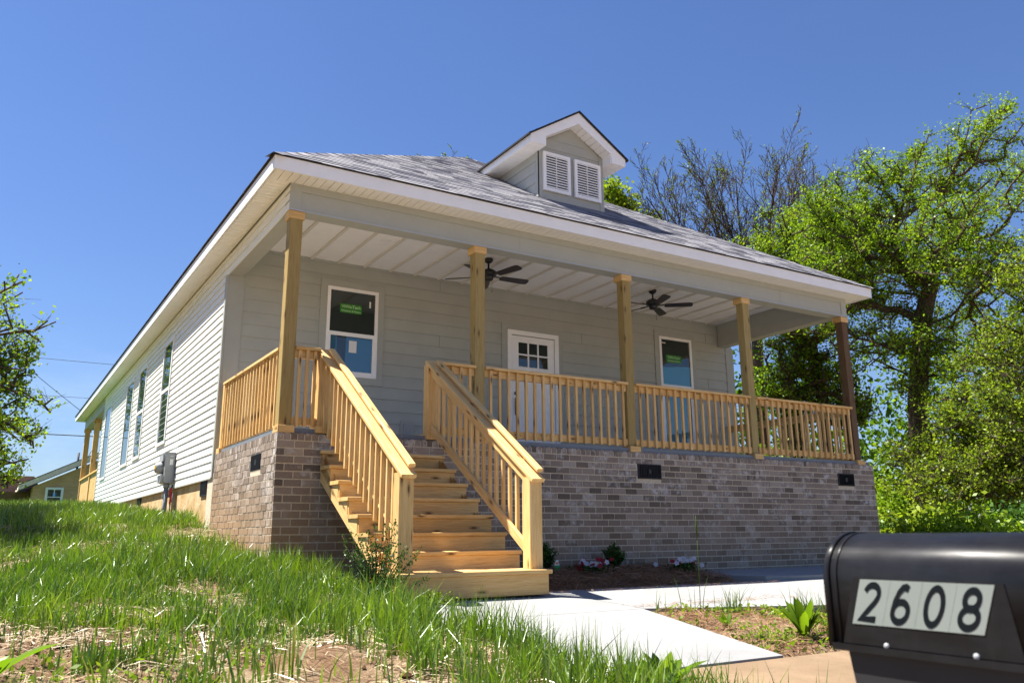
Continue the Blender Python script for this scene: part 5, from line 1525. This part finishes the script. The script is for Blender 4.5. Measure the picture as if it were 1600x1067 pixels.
def rosette(name, label, c, n, L, seed, mat='leaf', cat='weed', wd=.16, lean=.6, group=None):
    rs = np.random.default_rng(seed); c = np.array(c, float)
    VV_, QQ_, o_ = [], [], 0
    for i in range(n):
        a = rs.uniform(0, 2*math.pi); l = L*rs.uniform(.6, 1.1); lv = rs.uniform(.15, lean); dr = np.array([math.cos(a), math.sin(a), 0]); sd = np.array([-math.sin(a), math.cos(a), 0]); K = 5; P_ = []
        for k in range(K+1):
            t = k/K; p = c + dr*(l*t*lv + l*lv*.35*t*t) + np.array([0, 0, l*(t - .38*lv*t*t)]); w = l*wd*(.25 + math.sin(math.pi*min(t*.92+.06, 1))**.8)*(.55 if k == 0 else 1)*.5
            w = w if k < K else .001
            P_ += [p - sd*w + np.array([0, 0, w*.35]), p, p + sd*w + np.array([0, 0, w*.35])]
        VV_ += P_
        for k in range(K):
            for j in (0, 1): QQ_.append((o_+3*k+j, o_+3*k+j+1, o_+3*k+j+4, o_+3*k+j+3))
        o_ += 3*(K+1)
    r_ = np.repeat(np.clip(rs.normal(.4, .15, n), 0, 1), 10)
    return tag(np_mesh(name, np.array(VV_), np.array(QQ_), M[mat], rnd=r_, smooth=True, origin=tuple(c)), label, cat, group)
rosette('weed_plant', 'upright long leaved weed beside the end of the white path near the mailbox', (2.40,-4.62,float(ground_z(2.40,-4.62))-.01), 30, .30, 3)
rosette('weed_plant', 'smaller long leaved weed left of the large one between the paths', (2.25,-4.05,float(ground_z(2.25,-4.05))-.01), 12, .16, 4)
rosette('weed_plant', 'spreading broad leaved weed at the near corner of the white path', (.52,-5.30,float(ground_z(.52,-5.30))), 46, .22, 5, wd=.28, lean=1.0)
rosette('weed_plant', 'blurred broad leaved weed in the bottom left corner of the lawn', (-2.42,-4.75,float(ground_z(-2.42,-4.75))), 9, .20, 6, wd=.34, lean=1.0)

# shrub at the foot of the stairs: upright sprays of small leaves
def spray_shrub(name, label, c, n, h, r_, seed, mat, leaf=.028, per=90, cat='shrub'):
    rs = np.random.default_rng(seed); c = np.array(c, float); root = thing(name, label, cat, tuple(c)); b = MB(); C = []; RN = []
    for i in range(n):
        a = rs.uniform(0, 2*math.pi); rr = r_*rs.uniform(.1, 1); hh = h*rs.uniform(.45, 1.05)*(1-.35*rr/r_); e = c + np.array([math.cos(a)*rr, math.sin(a)*rr, hh]); md = c + (e-c)*.5 + np.array([0, 0, hh*.10])
        b.tube([tuple(c), tuple(md), tuple(e)], [.006, .004, .0015], 5)
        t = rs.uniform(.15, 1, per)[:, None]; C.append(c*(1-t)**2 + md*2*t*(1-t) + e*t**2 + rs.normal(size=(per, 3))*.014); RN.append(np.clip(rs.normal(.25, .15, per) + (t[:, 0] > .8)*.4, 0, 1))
    b.build('stems', M['bark'], root); V, Q = leaf_quads(np.vstack(C), leaf, rs); np_mesh('foliage', V, Q, M[mat], rnd=np.concatenate(RN), parent=root, origin=tuple(c)); return root
spray_shrub('shrub', 'dark green shrub with yellow tipped sprays at the foot of the stairs', (.26,-2.17,float(ground_z(.26,-2.17))), 46, .78, .44, 21, 'leaf_dark', .021, 90)
spray_shrub('low_shrub', 'low yellow leaved sprig in front of the boxed bottom step', (.62,-2.42,-1.62), 18, .13, .30, 22, 'leaf_yellow', .03, 30)
bx1 = spray_shrub('boxwood', 'small round boxwood with a plant tag beside the stairs', (3.05,-.42,float(mulch_z(np.float64(3.05), np.float64(-.42)))), 70, .36, .16, 23, 'leaf_dark', .026, 60)
bx2 = spray_shrub('boxwood', 'small round boxwood against the brick between the two pansy clumps', (4.12,-.35,float(mulch_z(np.float64(4.12), np.float64(-.35)))), 70, .34, .15, 24, 'leaf_dark', .026, 60)
for o_ in (bx1, bx2): o_['group'] = 'boxwoods in the mulch bed'
pt = thing('plant_tag', 'small white and green plant tag stuck in the mulch by the boxwood', 'plant tag', (3.06,-.66,-1.50))
b = MB(); b.box(3.025, 3.095, -.664, -.661, -1.46, -1.40, 0); b.prism([(3.025, -1.40), (3.095, -1.40), (3.075, -1.345), (3.045, -1.345)], 'y', -.664, -.661, 1); b.build('card', [M['tag_green'], M['tag_white']], pt)
b = MB(); b.box(3.04, 3.08, -.666, -.6645, -1.39, -1.365, 0); b.build('print', M['tag_orange'], pt)
def pansies(label, c, n, r_, seed, white):
    rs = np.random.default_rng(seed); c = np.array(c, float); root = thing('pansy_plant', label, 'flowers', tuple(c), 'pansies in the mulch bed')
    m_ = 420; C = c + rs.normal(size=(m_, 3))*np.array([r_*.55, r_*.5, .0]) + np.stack([np.zeros(m_), np.zeros(m_), rs.uniform(.0, .10, m_)], 1)
    V, Q = leaf_quads(C, .035, rs, .6); np_mesh('foliage', V, Q, M['leaf_dark'], rnd=np.clip(rs.normal(.4, .2, m_), 0, 1), parent=root, origin=tuple(c))
    VV_, QQ_, RR_, o_ = [], [], [], 0
    for i in range(n):
        p = c + np.array([rs.normal()*r_*.6, rs.normal()*r_*.5, rs.uniform(.06, .17)]); col = rs.uniform(.55, 1) if rs.uniform() < white else rs.uniform(0, .4); f = np.array([-.45, -.8, .35]) + rs.normal(size=3)*.25; f /= np.linalg.norm(f); s = np.cross(f, [0, 0, 1]); s /= np.linalg.norm(s); u = np.cross(s, f)
        for k in range(5):
            a = 2*math.pi*k/5 + rs.uniform(-.1, .1); d = s*math.cos(a)+u*math.sin(a); e = -s*math.sin(a)+u*math.cos(a); R_ = .030
            VV_ += [p, p+d*R_*.6+e*R_*.55+f*.004, p+d*R_*1.15, p+d*R_*.6-e*R_*.55+f*.004]; QQ_.append((o_, o_+1, o_+2, o_+3)); RR_.append(col); o_ += 4
    np_mesh('blossoms', np.array(VV_), np.array(QQ_), M['petal'], rnd=RR_, parent=root, origin=tuple(c)); return root
mz = lambda x, y: float(mulch_z(np.float64(x), np.float64(y)))
pansies('red and white pansies in the mulch between the two boxwoods', (3.42,-.86,mz(3.42,-.86)), 26, .17, 31, .45)
pansies('mostly white pansies at the edge of the shaded concrete pad', (4.72,-.95,mz(4.72,-.95)), 18, .15, 32, .75)
# a single tall seed stalk in front of the brick
b = MB(); x0, y0 = 2.66, -3.34; z0 = float(ground_z(x0, y0))
b.tube([(x0, y0, z0), (x0+.01, y0, z0+.3), (x0+.0, y0-.01, z0+.62)], [.0035, .003, .002], 5); b.tube([(x0, y0-.01, z0+.60), (x0-.002, y0-.012, z0+.70), (x0-.006, y0-.014, z0+.80)], [.003, .008, .002], 6)
tag(b.build('seed_stalk', M['leaf_yellow'], None), 'single tall grass seed stalk standing by the path before the brick wall', 'grass stalk')
